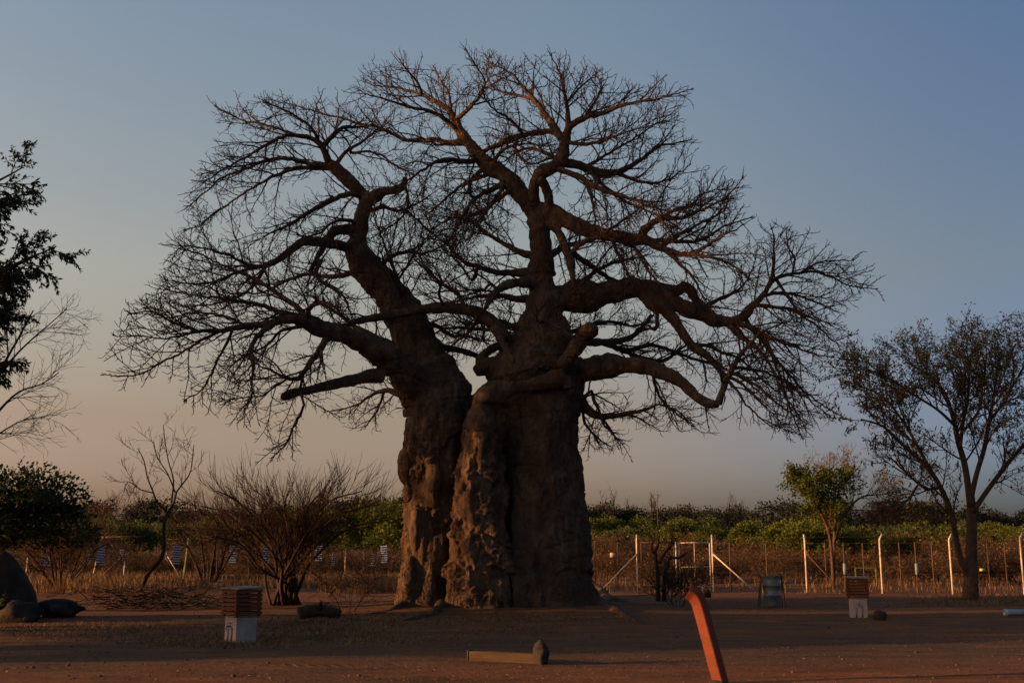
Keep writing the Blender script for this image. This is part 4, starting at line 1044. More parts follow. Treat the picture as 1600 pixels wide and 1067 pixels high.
def big_dry_bush():
    Y = 34.5
    t = tag(rooted('dry_bush', 442, Y), 'large dark leafless bush fanning out from many stems beside the baobab', 'bush')
    rng = random.Random(31); tips = []
    cfg = [dict(n=17, L=(.6, 1.9), r=.014, t0=.3, bias=.15, ang=(.25, 1.05), trop=(0, 0, .5), wig=.12, seg=6),
           dict(n=6, L=(.4, 1.2), r=.010, t0=.2, bias=.5, ang=(.3, .7), trop=(0, 0, .35), wig=.12, rmin=.008)]
    base = gx(442, Y).z - .05
    ends = [(300, 800, -.4), (315, 768, .8), (345, 745, -1.2), (375, 765, 1.6), (330, 815, -1.4), (400, 740, .4), (425, 760, -1.4), (455, 745, 1.2), (480, 765, -.6), (505, 745, 1.5), (535, 760, -1.3), (560, 745, .3), (590, 765, -.8), (600, 790, .8), (545, 790, 2.0), (500, 790, -2.0), (440, 790, 2.2), (380, 800, -2.2), (360, 780, 2.4), (570, 800, -1.8), (470, 800, .2), (410, 810, .6)]
    for ex, ey, dY in ends:
        ex = 445 + (ex - 445) * 1.06; ey += 22
        bx = 442 + rng.gauss(0, 13); k1 = rng.uniform(.1, .3)
        mid = bx + (ex - bx) * k1; 
        pts = [(bx, 944, 2.6), (bx + (ex - bx) * .06, 915, 2.4), (mid, 940 - (940 - ey) * .50, 2), (bx + (ex - bx) * .58, 940 - (940 - ey) * .88, 1.5), (ex, ey, .9)]
        ch = px_chain([(x + rng.gauss(0, 4), y, h) for x, y, h in pts], Y, dY, .2, base)
        st = MB(); P = [Vector(c[:3]) for c in ch]
        st.tube(P, [max(.012, c[3]) for c in ch], 6)
        ramify(rng, st, P, .03, .012, 0, cfg, tips, 5)
        rel(t, st).build('stem', M['dead_twig'], t)
big_dry_bush()

SCFG = [dict(n=7, L=(.5, 1.3), r=.016, t0=.2, bias=.3, trop=(0, 0, .15), wig=.16), dict(n=5, L=(.3, .8), r=.010, t0=.2, bias=.2, wig=.18, rmin=.008), dict(n=2, L=(.15, .4), r=.008, seg=3, rmin=.007)]
SCFG2 = [dict(n=11, L=(.6, 1.7), r=.022, t0=.2, bias=.2, trop=(0, 0, .15), wig=.18), dict(n=7, L=(.4, 1.0), r=.013, t0=.2, bias=.2, wig=.2, rmin=.010), dict(n=3, L=(.2, .5), r=.010, seg=3, rmin=.009)]
def shrub(name, px, Y, H, Wd, nst, r, seed, label, m='dead_twig', leafy=None, group=None):
    t = tag(rooted(name, px, Y), label, 'shrub', group)
    st, tips = dry_shrub_mesh(seed, H, Wd, nst, r, SCFG if H < 2 else SCFG2)
    st.build('stems', M[m], t)
    if leafy:
        lf = MB(); leaves(random.Random(seed), lf, tips, leafy[0], leafy[1], .15, .5)
        lf.build('foliage', M[leafy[2]], t, smooth=False)
    return t
shrub('dry_shrub', 330, 58, 5.2, 2.4, 7, .09, 41, 'tall brown leafless shrub between the leaning sapling and the large dark bush')
shrub('dry_shrub', 100, 49, 3.9, 2.4, 12, .05, 42, 'reddish twiggy leafless shrub beside the round green bush', 'scrub_twig')
shrub('dry_shrub', 545, 30.5, 1.3, .9, 8, .015, 43, 'small twiggy dead shrub beside the dark fallen log')
shrub('dry_shrub', 1056, 33.5, .75, .55, 8, .013, 44, 'tiny dead shrub in front of the charred stump')

def charred_stump():
    t = tag(rooted('charred_stump', 1032, 37.5), 'short charred tree stump with stubby broken arms before the gate', 'stump')
    rng = random.Random(3); mb = MB(); tw = MB(); tips = []; b = gx(1032, 37.5).z - .06
    for pts in ([(1028, 936, 6), (1028, 905, 4.5), (1026, 880, 4), (1024, 862, 3.4), (1030, 846, 2.4), (1027, 838, 1.5)],
                [(1038, 934, 5.5), (1038, 905, 4.5), (1042, 885, 4), (1048, 870, 3.2), (1060, 872, 2.6), (1073, 863, 1.5)],
                [(1030, 880, 3.6), (1040, 862, 3), (1049, 853, 2.4), (1054, 847, 1.5)],
                [(1027, 870, 3), (1018, 860, 2.4), (1020, 845, 1.8), (1016, 835, 1.1)]):
        ch = px_chain([(x, y, h * .68) for x, y, h in pts], 37.5, 0, .15, b if pts[0][1] > 930 else None); P = stem(mb, ch)
        ramify(rng, tw, P[len(P) // 2:], .02, .01, 0, [dict(n=9, L=(.3, .9), r=.012, t0=.1, wig=.2), dict(n=4, L=(.2, .5), r=.008, wig=.2)], tips, 4)
    rel(t, mb).build('stump_wood', M['mound'], t); rel(t, tw).build('twigs', M['dead_twig'], t)
charred_stump()

# --- leafy crowns made of leaf clumps
def leafy_crown(seed, rx, rz, n, leaf, lobes=9, zc=None):
    rng = random.Random(seed); mb = MB()
    L = []
    for k in range(lobes):
        a = rng.random() * 6.28; f = rng.random() ** .5
        L.append((Vector((math.cos(a) * f * rx * .75, math.sin(a) * f * rx * .75, (zc or rz) + rng.uniform(-.45, .6) * rz)), rng.uniform(.28, .55) * rx))
    for i in range(n):
        c, r = L[rng.randrange(lobes)]
        d = rvec(rng); d.z = abs(d.z) * .9 + d.z * .1
        rr = r * (.45 + .6 * rng.random() ** .5) * (1 + .35 * mnoise.noise(d * 3 + c))
        p = c + Vector((d.x * rr, d.y * rr, d.z * rr * .8))
        s = leaf * rng.uniform(.6, 1.4)
        mb.leaf(p, d + rvec(rng) * .9, s, s * .6, rng)
    return mb

def trunk_mesh(seed, H, r):
    rng = random.Random(seed); mb = MB(); tips = []
    for k in range(3):
        q = path(rng, (rng.gauss(0, r), rng.gauss(0, r), -.1), Vector((rng.gauss(0, .35), rng.gauss(0, .35), 1)), H, 6, .1, Vector((0, 0, .1)))
        ramify(rng, mb, q, r, r * .4, 0, [dict(n=4, L=(H * .2, H * .45), r=r * .5, t0=.45)], tips, 5)
    return mb

gb = tag(rooted('green_bush', -30, 44), 'rounded dark green bush behind the termite mound', 'bush')
leafy_crown(77, 3.5, 2.5, 15000, .18, 15, 2.7).build('foliage', M['dark_leaf'], gb, smooth=False)
trunk_mesh(78, 3.2, .09).build('trunk', M['brown_bark'], gb)

for x, y, sc_, rz in ((-15.5, 17.9, .72, 1.0), (-17, 21.0, .85, 2.5), (-20, 18.2, .9, 4.0), (-20.5, 22.2, 1.12, 5.2)):  # out-of-view bushes added to shade the stands and left foreground
    c = copy_tree(gb); c.location = (x, y, gz(x, y) - .05); c.rotation_euler.z = rz; c.scale = (sc_, sc_, sc_)
    c['label'] = 'unseen dark green bush added to shade the clearing'; c['group'] = 'unseen bushes added for shade'

def far_trees():
    rng = random.Random(15)
    var = []
    for k in range(4):
        mcrown = leafy_crown(200 + k, 3.3, 2.2, 9000, .24, 16, 2.9).mesh('crown', M['green_leaf'] if k < 3 else M['dull_leaf'], False)
        mtr = trunk_mesh(210 + k, 2.9, .12).mesh('trunk', M['brown_bark'])
        var.append((mcrown, mtr))
    def put(x, y, s, k, label, group, sz=1.0):
        t = tag(empty('riverside_tree', (x, y, gz(x, y) - .05), rng.random() * 6.28), label, 'tree', group)
        t.scale = (s, s, s * sz)
        for nm, me in (('crown', var[k][0]), ('trunk', var[k][1])):
            o = bpy.data.objects.new(nm, me); col.objects.link(o); o.parent = t
    # bright green belt seen right of the trunk
    n = 0
    for px in range(905, 1640, 22):
        Y = rng.uniform(105, 150); s = rng.uniform(.68, .92) * Y / 118
        put(at(px + rng.uniform(-9, 9), HOR, Y).x, Y, s, n % 5 if n % 5 < 4 else 2, ('bright' if n % 5 != 3 else 'dull') + ' green rounded tree in the belt beyond the right fence', 'green trees beyond the right fence'); n += 1
    for px in range(-20, 660, 24):
        Y = rng.uniform(100, 150); s = rng.uniform(.7, 1.0) * Y / 116
        put(at(px + rng.uniform(-10, 10), HOR, Y).x, Y, s, (0, 1, 3, 3)[n % 4], ('bright' if n % 4 < 2 else 'dull') + ' green rounded tree in the belt beyond the left fence', 'green trees beyond the left fence'); n += 1
    for px, Y, s, wh in ((590, 95, 1.15, 'between the dark bush and the baobab'), (622, 90, 1.1, 'touching the baobab trunk line'), (470, 92, 1.0, 'behind the large dark bush'), (1240, 75, .75, 'behind the first post past the gate'), (1275, 70, .7, 'at the foot of the half bare small tree'), (1330, 72, .62, 'behind the low green frame'), (1395, 80, .6, 'behind the post with a bent top near the pedestal')):
        put(at(px, HOR, Y).x, Y, s, rng.choice((0, 1, 3)), 'leafy green tree before the belt, ' + wh, 'green trees in front of the belt')
far_trees()

def far_wood():
    rng = random.Random(19)
    mb = MB(); cell = [leafy_crown(300 + k, 7.5, 5.2, 3200, .55, 14, 7.4) for k in range(4)]
    X = -190
    while X < 190:
        c = cell[rng.randrange(4)]; Y = rng.uniform(250, 310); a = rng.random() * 6.28; ca, sa = math.cos(a), math.sin(a); s = rng.uniform(.78, 1.12)
        if rng.random() < .12: s *= 1.12
        b = len(mb.v)
        mb.v.extend([(X + (x * ca - y * sa) * s, Y + (x * sa + y * ca) * s, z * s) for x, y, z in c.v]); mb.f.extend([tuple(i + b for i in f) for f in c.f])
        X += rng.uniform(3.0, 5.5)
    o = mb.build('far_wood', M['far_leaf'], smooth=False)
    tag(o, 'dark distant wood along the horizon', 'wood', kind='stuff')
    # bare crowns standing above it
    tw = MB(); tips = []
    for k in range(26):
        x = rng.uniform(-150, 170); y = rng.uniform(255, 300)
        q = path(rng, (x, y, 4), (rng.gauss(0, .1), 0, 1), rng.uniform(9, 11), 5, .08, Vector((0, 0, .2)))
        ramify(rng, tw, q, .18, .08, 0, [dict(n=7, L=(2, 5), r=.1, t0=.3, trop=(0, 0, .5)), dict(n=6, L=(1, 2.6), r=.06, t0=.2, trop=(0, 0, .3)), dict(n=3, L=(.6, 1.2), r=.04, seg=2)], tips, 4)
    o = tw.build('far_bare_crowns', M['dead_twig'])
    tag(o, 'grey leafless crowns rising from the distant wood', 'wood', kind='stuff')
far_wood()

# --- dry scrub behind the fences
def scrub():
    rng = random.Random(23); var = []
    cfg = [dict(n=7, L=(.5, 1.3), r=.02, t0=.15, bias=.3, trop=(0, 0, .15), wig=.16), dict(n=6, L=(.3, .8), r=.014, t0=.15, bias=.2, wig=.18, rmin=.012), dict(n=3, L=(.15, .4), r=.011, seg=2, rmin=.010)]
    for k in range(5):
        st, tips = dry_shrub_mesh(400 + k, 2.0, 1.3, 9, .03, cfg)
        lf = MB(); leaves(random.Random(k), lf, tips, .5, .12, .12, .5)
        var.append((st.mesh('stems', M['scrub_twig']), lf.mesh('withered_leaves', M['pod_leaf'] if k % 2 else M['grass'], False)))
    def put(x, y, s, label, group):
        k = rng.randrange(5)
        t = tag(empty('scrub_bush', (x, y, gz(x, y) - .03), rng.random() * 6.28), label, 'shrub', group); t.scale = (s * 1.25, s * 1.25, s)
        for nm, me in zip(('stems', 'withered_leaves'), var[k]):
            o = bpy.data.objects.new(nm, me); col.objects.link(o); o.parent = t
    for i in range(60):
        px = 905 + (i * 12.2 + rng.uniform(-14, 14)); Y = rng.choice((rng.uniform(53, 60), rng.uniform(62, 90), rng.uniform(70, 90)))
        put(at(px, HOR, Y).x, Y, rng.uniform(.45, 1.0) * (Y / 62), 'brown withered scrub bush behind the right fence', 'scrub behind the right fence')
    for i in range(62):
        px = -20 + (i * 10.8 + rng.uniform(-8, 8)); Y = rng.choice((rng.uniform(64, 72), rng.uniform(68, 88)))
        put(at(px, HOR, Y).x, Y, rng.uniform(.4, .9) * (Y / 72), 'brown withered scrub bush behind the left fence', 'scrub behind the left fence')
scrub()

# ------------------------------------------------------------------ fences
def gnd(px, Y):
    return gx(px, Y)

def rfY(px):    # the right fence draws nearer towards the right
    return 47.2 - (px - 995) * .0085

def right_fence():
    root = tag(empty('wire_fence', gnd(1113, rfY(1113))), 'tall wire fence on pale steel posts with angled tops beyond the clearing', 'fence')
    o = root.location.copy()
    posts = [(995, 0), (1113, 0), (1258, 0), (1375, .55), (1484, .55), (1595, .55), (1700, .55)]
    for px, tilt in posts:
        Y = rfY(px); g = gnd(px, Y) - o
        mb = MB(); d = Vector((.16 if tilt else .04, .10 if tilt else .25, .22))
        top = g + Vector((0, 0, 2.08))
        mb.tube([g - Vector((0, 0, .1)), g + Vector((0, 0, 1)), top - Vector((0, 0, .04)), top + d * .15, top + d], [.036] * 5, 10)
        mb.build('post', M['steel_white'], root)
    for px in (930, 965, 1140, 1197, 1289, 1318, 1348, 1405, 1430, 1456, 1510, 1543, 1570, 1625, 1655):
        g = gnd(px, rfY(px)) - o; mb = MB()
        mb.tube([g - Vector((0, 0, .08)), g + Vector((0, 0, 1.98))], [.026, .026], 6)
        mb.build('dropper', M['steel_dark'], root)
    for a, b in (((995, 1.5), (940, .02)), ((1114, 1.5), (1176, .02)), ((1259, 1.55), (1312, .02))):
        p = gnd(a[0], rfY(a[0])) - o; q = gnd(b[0], rfY(b[0])) - o
        p.z += a[1]; q.z += b[1]; p.y -= .04; q.y -= .12
        mb = MB(); mb.tube([p, q], [.03 if a[0] < 1200 else .02] * 2, 8); mb.build('brace', M['steel_white'] if a[0] < 1200 else M['steel_dark'], root)
    for z in (.15, .45, .75, 1.05, 1.35, 1.65, 1.95, 2.2):
        for spans in ([900, 930, 965, 995], [1113, 1140, 1197, 1258, 1318, 1375, 1430, 1484, 1543, 1595, 1655, 1700]):
            if z > 2: spans = [900, 965, 995, 1113, 1258, 1375, 1484, 1595, 1700] if spans[0] == 900 else None
            if not spans: continue
            pts = []
            for px in spans:
                g = gnd(px, rfY(px)) - o; pts.append(g + Vector((0.05, -.05 if z < 2 else .05, z)))
            mb = MB(); mb.tube(pts, [.0038] * len(pts), 4); mb.build('wire', M['wire'], root)
    # stays of the mesh between the posts
    for px in (957,):
        g = gnd(px, rfY(px)) - o; mb = MB(); mb.box(g + Vector((0, -.09, 1.45)), (.24, .02, .2)); mb.build('plate', M['sign'], root)
    for px in (1318, 1430, 1543):
        g = gnd(px, rfY(px)) - o; mb = MB(); mb.box(g + Vector((0, -.06, .95)), (.14, .03, .42)); mb.build('plate', M['marker_dark'] if px > 1500 else M['pvc'], root)
    g = gnd(1531, rfY(1531)) - o; mb = MB(); mb.box(g + Vector((0, -.09, .93)), (.20, .02, .09)); mb.build('yellow_plate', M['sign_yellow'], root)
right_fence()

def gate():
    Yg = rfY(1050)
    root = tag(empty('wire_gate', gnd(1054, Yg)), 'double wire gate of thin pale steel frames between two braced posts', 'gate')
    o = root.location.copy()
    def leaf(x0, x1, m, lab=None):
        a = gnd(x0, Yg) - o; b = gnd(x1, Yg) - o
        fr = MB(); z0, z1 = .16, 1.98
        for z in (z0, z1): fr.tube([a + Vector((0, 0, z)), b + Vector((0, 0, z))], [.028] * 2, 8)
        for p in (a, b): fr.tube([p + Vector((0, 0, z0)), p + Vector((0, 0, z1))], [.028] * 2, 8)
        f = fr.build('leaf_frame', m, root)
        mb = MB(); mb.tube([a + Vector((0, 0, .98)), b + Vector((0, 0, .98))], [.022] * 2, 8); mb.build('rail', m, f)
        mid = (a + b) / 2
        mb = MB(); mb.tube([mid + Vector((0, 0, z0)), mid + Vector((0, 0, z1))], [.018] * 2, 8); mb.build('stile', m, f)
        mb = MB()
        for k in range(1, 9):
            z = z0 + (z1 - z0) * k / 9; mb.tube([a + Vector((0, -.02, z)), b + Vector((0, -.02, z))], [.0035] * 2, 3)
        for k in range(1, 9):
            p = a.lerp(b, k / 9); mb.tube([p + Vector((0, -.03, z0)), p + Vector((0, -.03, z1))], [.003] * 2, 3)
        mb.build('mesh_infill', M['wire'], f)['kind'] = 'stuff'
    leaf(1002, 1053, M['steel_dark']); leaf(1061, 1109, M['steel_white'])  # right leaf's sunlit look put into its colour by a paler steel
    mb = MB(); p = gnd(1056, Yg) - o; mb.tube([p + Vector((0, -.03, .1)), p + Vector((0, -.03, 2.02))], [.032] * 2, 8); mb.build('latch_bar', M['steel_white'], root)
gate()

def left_fence():
    Y = 61.0
    root = tag(empty('wire_fence', gnd(300, Y)), 'low rusty wire fence on thin posts behind the dry grass on the left', 'fence')
    o = root.location.copy()
    for px, h, m, lean in ((44, 1.25, 'steel_white', 0), (108, 1.8, 'steel_dark', 0), (196, 1.1, 'steel_white', 0), (340, 1.8, 'steel_dark', 0), (390, 1.8, 'steel_dark', 0), (440, 1.8, 'steel_dark', 0), (486, 1.8, 'steel_dark', 0), (540, 1.75, 'steel_white', 0), (569, 1.9, 'steel_dark', 0), (612, 1.8, 'steel_dark', 0), (-20, 1.8, 'steel_dark', 0)):
        g = gnd(px, Y) - o; mb = MB(); mb.tube([g - Vector((0, 0, .08)), g + Vector((lean, 0, h))], [.032 if m == 'steel_white' else .025] * 2, 7); mb.build('post', M[m], root)
    for z in (.4, .8, 1.2, 1.6):
        for sp in ((-20, 44, 108, 150), (294, 340, 390, 440, 486, 540, 569, 612, 650)):
            mb = MB(); mb.tube([gnd(px, Y) - o + Vector((0, -.04, z)) for px in sp], [.006] * len(sp), 4); mb.build('wire', M['wire'], root)
    g = gnd(44, Y) - o
    for dx in (-.35, .5):
        mb = MB(); mb.tube([g + Vector((0, -.05, .95)), g + Vector((dx, -.2, .05))], [.02] * 2, 6); mb.build('brace', M['steel_dark'], root)
    # old gate: frame of poles
    gt = tag(empty('pole_gate', gnd(225, Y)), 'old gate frame of bare poles with crossed braces in the left fence', 'gate')
    o2 = gt.location.copy()
    def pole(n, a, za, b, zb, r, m):
        p = gnd(a, Y) - o2; q = gnd(b, Y) - o2; p.z += za; q.z += zb; p.y -= .06; q.y -= .06
        mb = MB(); mb.tube([p, q], [r, r], 8); mb.build(n, M[m], gt)
    pole('post', 147, -.08, 160, 2.42, .05, 'steel_white'); pole('post', 290, -.08, 295, 2.32, .085, 'steel_green')
    pole('rail', 161, 2.38, 226, 2.44, .03, 'steel_dark'); pole('rail', 262, 2.28, 295, 2.3, .03, 'steel_dark')
    pole('brace', 166, 2.36, 192, 1.25, .04, 'brown_bark'); pole('brace', 192, 1.25, 159, .2, .045, 'brown_bark')
    pole('brace', 263, 1.35, 284, .25, .025, 'steel_white'); pole('brace', 286, 1.75, 262, 1.1, .035, 'brown_bark')
left_fence()

# striped marker panels hung on the left fence
def markers():
    def panel(px, top, bot, wpx, Y, tilt, pale, where):
        h = (bot - top) * scale_at(Y); w = wpx * scale_at(Y)
        c = at(px, (top + bot) / 2, Y)
        lab = ('small bright white striped panel ' + where, 'white striped panels on the left fence') if pale else ('pale blue and black striped panel ' + where, 'blue striped panels on the left fence')
        t = tag(empty('striped_panel', (c.x, c.y, c.z)), lab[0], 'panel', lab[1]); t.rotation_euler = (0, R(tilt * .6), R(tilt * 2.3))
        bk = MB(); bk.box((0, .02, 0), (w, .012, h)); bk.build('backing', M['marker_dark'], t, smooth=False)
        n = 8 if not pale else 6
        me = None
        for k in range(n):
            z = h / 2 - (k + .5) * h / n
            if me is None:
                s = MB(); s.box((0, 0, 0), (w * .98, .014, h / n * .56)); o = s.build('stripe', M['marker_sun_white' if pale else 'marker_shade_blue'], t, smooth=False); me = o.data
            else:
                o = bpy.data.objects.new('stripe', me); col.objects.link(o); o.parent = t
            o.location = (0, 0, z)
        hk = MB(); hk.tube([(-w * .4, .03, h / 2 - .02), (-w * .4, .03, h / 2 + .12)], [.008] * 2, 5); hk.tube([(w * .4, .03, h / 2 - .02), (w * .4, .03, h / 2 + .12)], [.008] * 2, 5)
        hk.build('hanger', M['wire'], t)
    for px, a, b, tl, wh in ((76, 852, 884, 6, 'closest to the termite mound'), (157, 852, 883, 6, 'on the slanting pale pole of the old gate'), (276, 852, 881, 5, 'beside the green post of the old gate'), (364, 852, 879, 2, 'next to the tall brown shrub'), (416, 852, 880, 3, 'at the edge of the dark bush'), (498, 852, 876, -2, 'behind the middle of the large dark bush'), (600, 852, 879, -6, 'hanging tilted beside the baobab trunk')):
        panel(px, a, b, 11, 60.8, tl, False, wh)
    for px, a, b, tl, wh in ((91, 868, 885, 10, 'behind the reddish twiggy shrub'), (140, 865, 881, 12, 'beside the slanting pale pole'), (190, 858, 875, 14, 'behind the crossed braces of the old gate'), (262, 862, 875, 14, 'next to the kinked trunk of the sapling'), (467, 866, 882, 6, 'half hidden by the stems of the dark bush'), (521, 865, 884, 10, 'between the dark bush and a pale thin post'), (583, 864, 884, 6, 'beside a tilted blue striped panel')):
        panel(px, a, b, 5, 62.5, tl, True, wh)
markers()

# ------------------------------------------------------------------ things on the clearing
def place(name, px, py, label, cat, rz=0.0, group=None):
    g = gpt(px, py); return tag(empty(name, (g.x, g.y, gz(g.x, g.y)), rz), label, cat, group)

def tap_stand(px, py, rz, label, broken):
    t = place('tap_stand', px, py, label, 'water stand', rz)
    pd = MB(); pd.box((0, 0, .21), (.42, .42, .50)); pd.build('pedestal', M['plaster'], t, smooth=False, bevel=.012)
    cr = MB()
    for sx in (-1, 1):
        for sy in (-1, 1): cr.box((sx * .225, sy * .225, .71), (.05, .05, .48))
    cr.build('corner_posts', M['slat'], t, smooth=False)
    b = MB(); b.box((0, 0, .475), (.46, .46, .02)); b.build('box_floor', M['slat_top'], t, smooth=False)
    hgt = .054; n = 6
    rng = random.Random(int(px))
    for sd in range(4):
        for k in range(n):
            a = sd * math.pi / 2; z = .50 + k * .077 + .02
            s = MB(); s.box((0, 0, 0), (.54, .018, hgt)); o = s.build('slat', M['slat'], t, smooth=False)
            d = .262
            o.location = (math.sin(a) * d, -math.cos(a) * d, z + .018); o.rotation_euler = (0, rng.gauss(0, .012), a)
    li = MB(); li.box((0, 0, 0), (.29, .60, .022)); li.box((.305, .01, .004), (.28, .60, .022)); o = li.build('lid', M['slat_top'], t, smooth=False)
    o.location = (-.15, 0, .985); o.rotation_euler = (R(2.0), R(1.5), R(3))
    tp = MB(); tp.tube([(0, -.21, .30), (0, -.27, .30), (0, -.30, .28), (0, -.30, .24)], [.014, .014, .014, .012], 8); tp.tube([(0, -.26, .30), (0, -.26, .36)], [.008, .008], 6); tp.bar((-.035, -.26, .365), (.035, -.26, .365), .014)
    tp.tube([(.07, -.225, .28), (.07, -.225, -.03)], [.012] * 2, 6); tp.tube([(-.07, -.225, .26), (-.07, -.225, -.03)], [.010] * 2, 6)
    tp.build('tap', M['metal'], t)
    return t
tap_stand(375, 1003, R(-47), 'white pedestal with slatted wooden box and a tap, beside the dry bush', True)
tap_stand(1342, 964, R(-14), 'white pedestal with slatted wooden box, beside a small dark stone', False)

def drum():
    t = place('oil_drum', 1207, 949, 'grey oil drum slung between two slanted legs', 'drum')
    z0, H, r = .06, .86, .255
    mb = MB(); prof = [(0, r * .97), (.015, r), (.03, r), (.27, r), (.285, r + .022), (.30, r), (.56, r), (.575, r + .022), (.59, r), (.83, r), (.845, r + .01), (.86, r + .01), (.86, r - .015), (.80, r - .02)]
    n = 32; rings = [[Vector((q * math.cos(2 * math.pi * j / n), q * math.sin(2 * math.pi * j / n), z0 + z)) for j in range(n)] for z, q in prof]
    mb.loft(rings); mb.build('barrel', M['drum'], t)
    for s in (-1, 1):
        lg = MB(); lg.bar((s * .30, 0, .90), (s * .39, -.05, -.04), .028); lg.bar((s * .30, .02, .90), (s * .37, .3, -.04), .025); lg.build('leg', M['steel_dark'], t, smooth=False)
        ax = MB(); ax.tube([(s * .26, 0, .86), (s * .36, 0, .86)], [.015] * 2, 8); ax.build('pivot', M['steel_dark'], t)
drum()

def orange_post():
    t = place('bent_steel_post', 1125, 1063, 'leaning orange painted steel channel post with its top bent over', 'post')
    o = t.location; Y = o.y
    P = catmull([tuple(at(1127, 1075, Y)), tuple(at(1115, 1030, Y)), tuple(at(1103, 985, Y)), tuple(at(1094, 952, Y)), tuple(at(1089, 938, Y)), tuple(at(1083, 929, Y)), tuple(at(1075, 925, Y))], .03)
    sec = [(-.085, .075), (-.085, -.04), (-.075, -.05), (.075, -.05), (.085, -.04), (.085, .075), (.073, .075), (.073, -.036), (-.073, -.036), (-.073, .075)]
    rings = []; yaw = Matrix.Rotation(R(-28), 3, 'Z')
    for i, p in enumerate(P):
        a = Vector(P[max(0, i - 1)]); b = Vector(P[min(len(P) - 1, i + 1)]); tg = (b - a).normalized()
        fwd = Vector((0, 1, 0)); side = fwd.cross(tg).normalized() * -1; side = tg.cross(fwd).normalized()
        k = 1.0 + (.10 * max(0, (i - len(P) * .85)) / (len(P) * .15))
        ring = []
        ca, sa = math.cos(R(50)), math.sin(R(50))
        for u, v in sec:
            uu, vv = u * ca - v * sa, u * sa + v * ca
            ring.append(Vector(p) + side * uu * k + fwd * vv - o)
        rings.append(ring)
    mb = MB(); mb.loft(rings); mb.build('channel', M['orange'], t, smooth=False)
    bh = MB()
    for f in (.86, .80): 
        p = Vector(P[int(len(P) * f)]) - o + Vector((.02, -.055, 0)); bh.tube([p, p + Vector((0, -.012, 0))], [.011] * 2, 8)
    bh.build('bolt', M['steel_dark'], t)
    ft = MB(); ft.tube([(-.02, 0, -.1), (-.02, 0, .03), (-.02, 0, .045)], [.14, .12, .05], 12); ft.build('footing', M['rock'], t)
orange_post()

def stone_mesh(seed, sx, sy, sz, rough=.25, freq=1.6, sub=3):
    bm = bmesh.new(); bmesh.ops.create_icosphere(bm, subdivisions=sub, radius=1)
    off = Vector((seed * 3.7, seed * 1.3, 0))
    for v in bm.verts:
        d = v.co.normalized(); k = 1 + rough * mnoise.noise(d * freq + off) + rough * .45 * abs(mnoise.noise(d * freq * 2.2 + off)) + rough * .22 * mnoise.noise(d * freq * 6 + off)
        v.co = Vector((d.x * sx * k, d.y * sy * k, d.z * sz * k))
    mb = MB(); mb.v = [tuple(v.co) for v in bm.verts]; mb.f = [tuple(q.index for q in f.verts) for f in bm.faces]; bm.free()
    return mb

def stone(px, py, Wpx, Hpx, label, name='stone', m='rock', seed=1, dY=0, cat='stone', rough=.3):
    g = gpt(px, py); Y = g.y; w = Wpx / 2 * scale_at(Y); h = Hpx * scale_at(Y)
    mb = stone_mesh(seed, w, w * .85, h * .62, rough); mb.v = [(a, b, c + h * .42) for a, b, c in mb.v]
    o = mb.build(name, M[m]); o.location = (g.x, g.y + w * .6 + dY, gz(g.x, g.y + w * .6)); o.rotation_euler.z = seed * 1.7
    return tag(o, label, cat)
stone(846, 1036, 27, 33, 'upright dark stone at the end of the timber beam', seed=3, rough=.22)
stone(1377, 969, 20, 14, 'small dark stone at the foot of the white pedestal', seed=5)
stone(1104, 934, 17, 14, 'black stone lying before the wire gate', seed=6)
stone(1050, 920, 34, 20, 'reddish earth mound behind the charred stump', 'earth_mound', 'brown_bark', 8, cat='mound')
stone(22, 972, 62, 30, 'large dark boulder at the foot of the termite mound', 'boulder', 'rock', 11, cat='boulder', rough=.3)
stone(84, 964, 60, 22, 'low dark boulder beside the larger one below the termite mound', 'boulder', 'rock', 13, cat='boulder', rough=.6)

def beam():
    a = gpt(732, 1030); b = gpt(838, 1035)
    t = tag(empty('timber_beam', ((a.x + b.x) / 2, (a.y + b.y) / 2, gz(a.x, a.y)), math.atan2(b.y - a.y, b.x - a.x)), 'weathered squared timber beam lying on the track', 'beam')
    mb = MB(); mb.box((0, .07, .06), ((b - a).length, .15, .16)); mb.build('timber', M['timber'], t, smooth=False, bevel=.012)
    pg = MB(); pg.box((-.5 * (b - a).length - .012, .07, .07), (.02, .17, .17)); pg.build('end_plate', M['timber'], t, smooth=False)
beam()

def log():
    a = gpt(466, 968); b = gpt(536, 964)
    t = tag(empty('fallen_log', (a.x, a.y, gz(a.x, a.y))), 'dark fallen log lying under the large dry bush', 'log')
    P = catmull([(0, 0, .12), ((b.x - a.x) * .3, .1, .19), ((b.x - a.x) * .7, .2, .18), (b.x - a.x, .35, .10)], .06)
    mb = MB(); mb.tube([p for p in P], [.17 + .012 * math.sin(i * 2.1) - (.05 * i / len(P)) for i in range(len(P))], 12); mb.build('log_wood', M['mound'], t)
    kn = MB(); kn.tube([(.5, .1, .2), (.55, -.1, .36), (.57, -.15, .42)], [.06, .045, .03], 8); kn.build('branch_stub', M['mound'], t)
log()

def pipe():
    a = gpt(1569, 962); b = gpt(1625, 962)
    t = tag(empty('drain_pipe', (a.x, a.y, gz(a.x, a.y))), 'length of grey blue plastic pipe lying on the ground', 'pipe')
    mb = MB(); n = 20; L = b.x - a.x; r = .085
    rings = [[Vector((x, q * math.cos(2 * math.pi * j / n), r + q * math.sin(2 * math.pi * j / n))) for j in range(n)] for x, q in ((.06, .07), (0, .07), (0, r), (.12, r), (.13, r * .94), (L, r * .94))]
    mb.loft(rings); mb.build('tube', M['pvc'], t)
pipe()

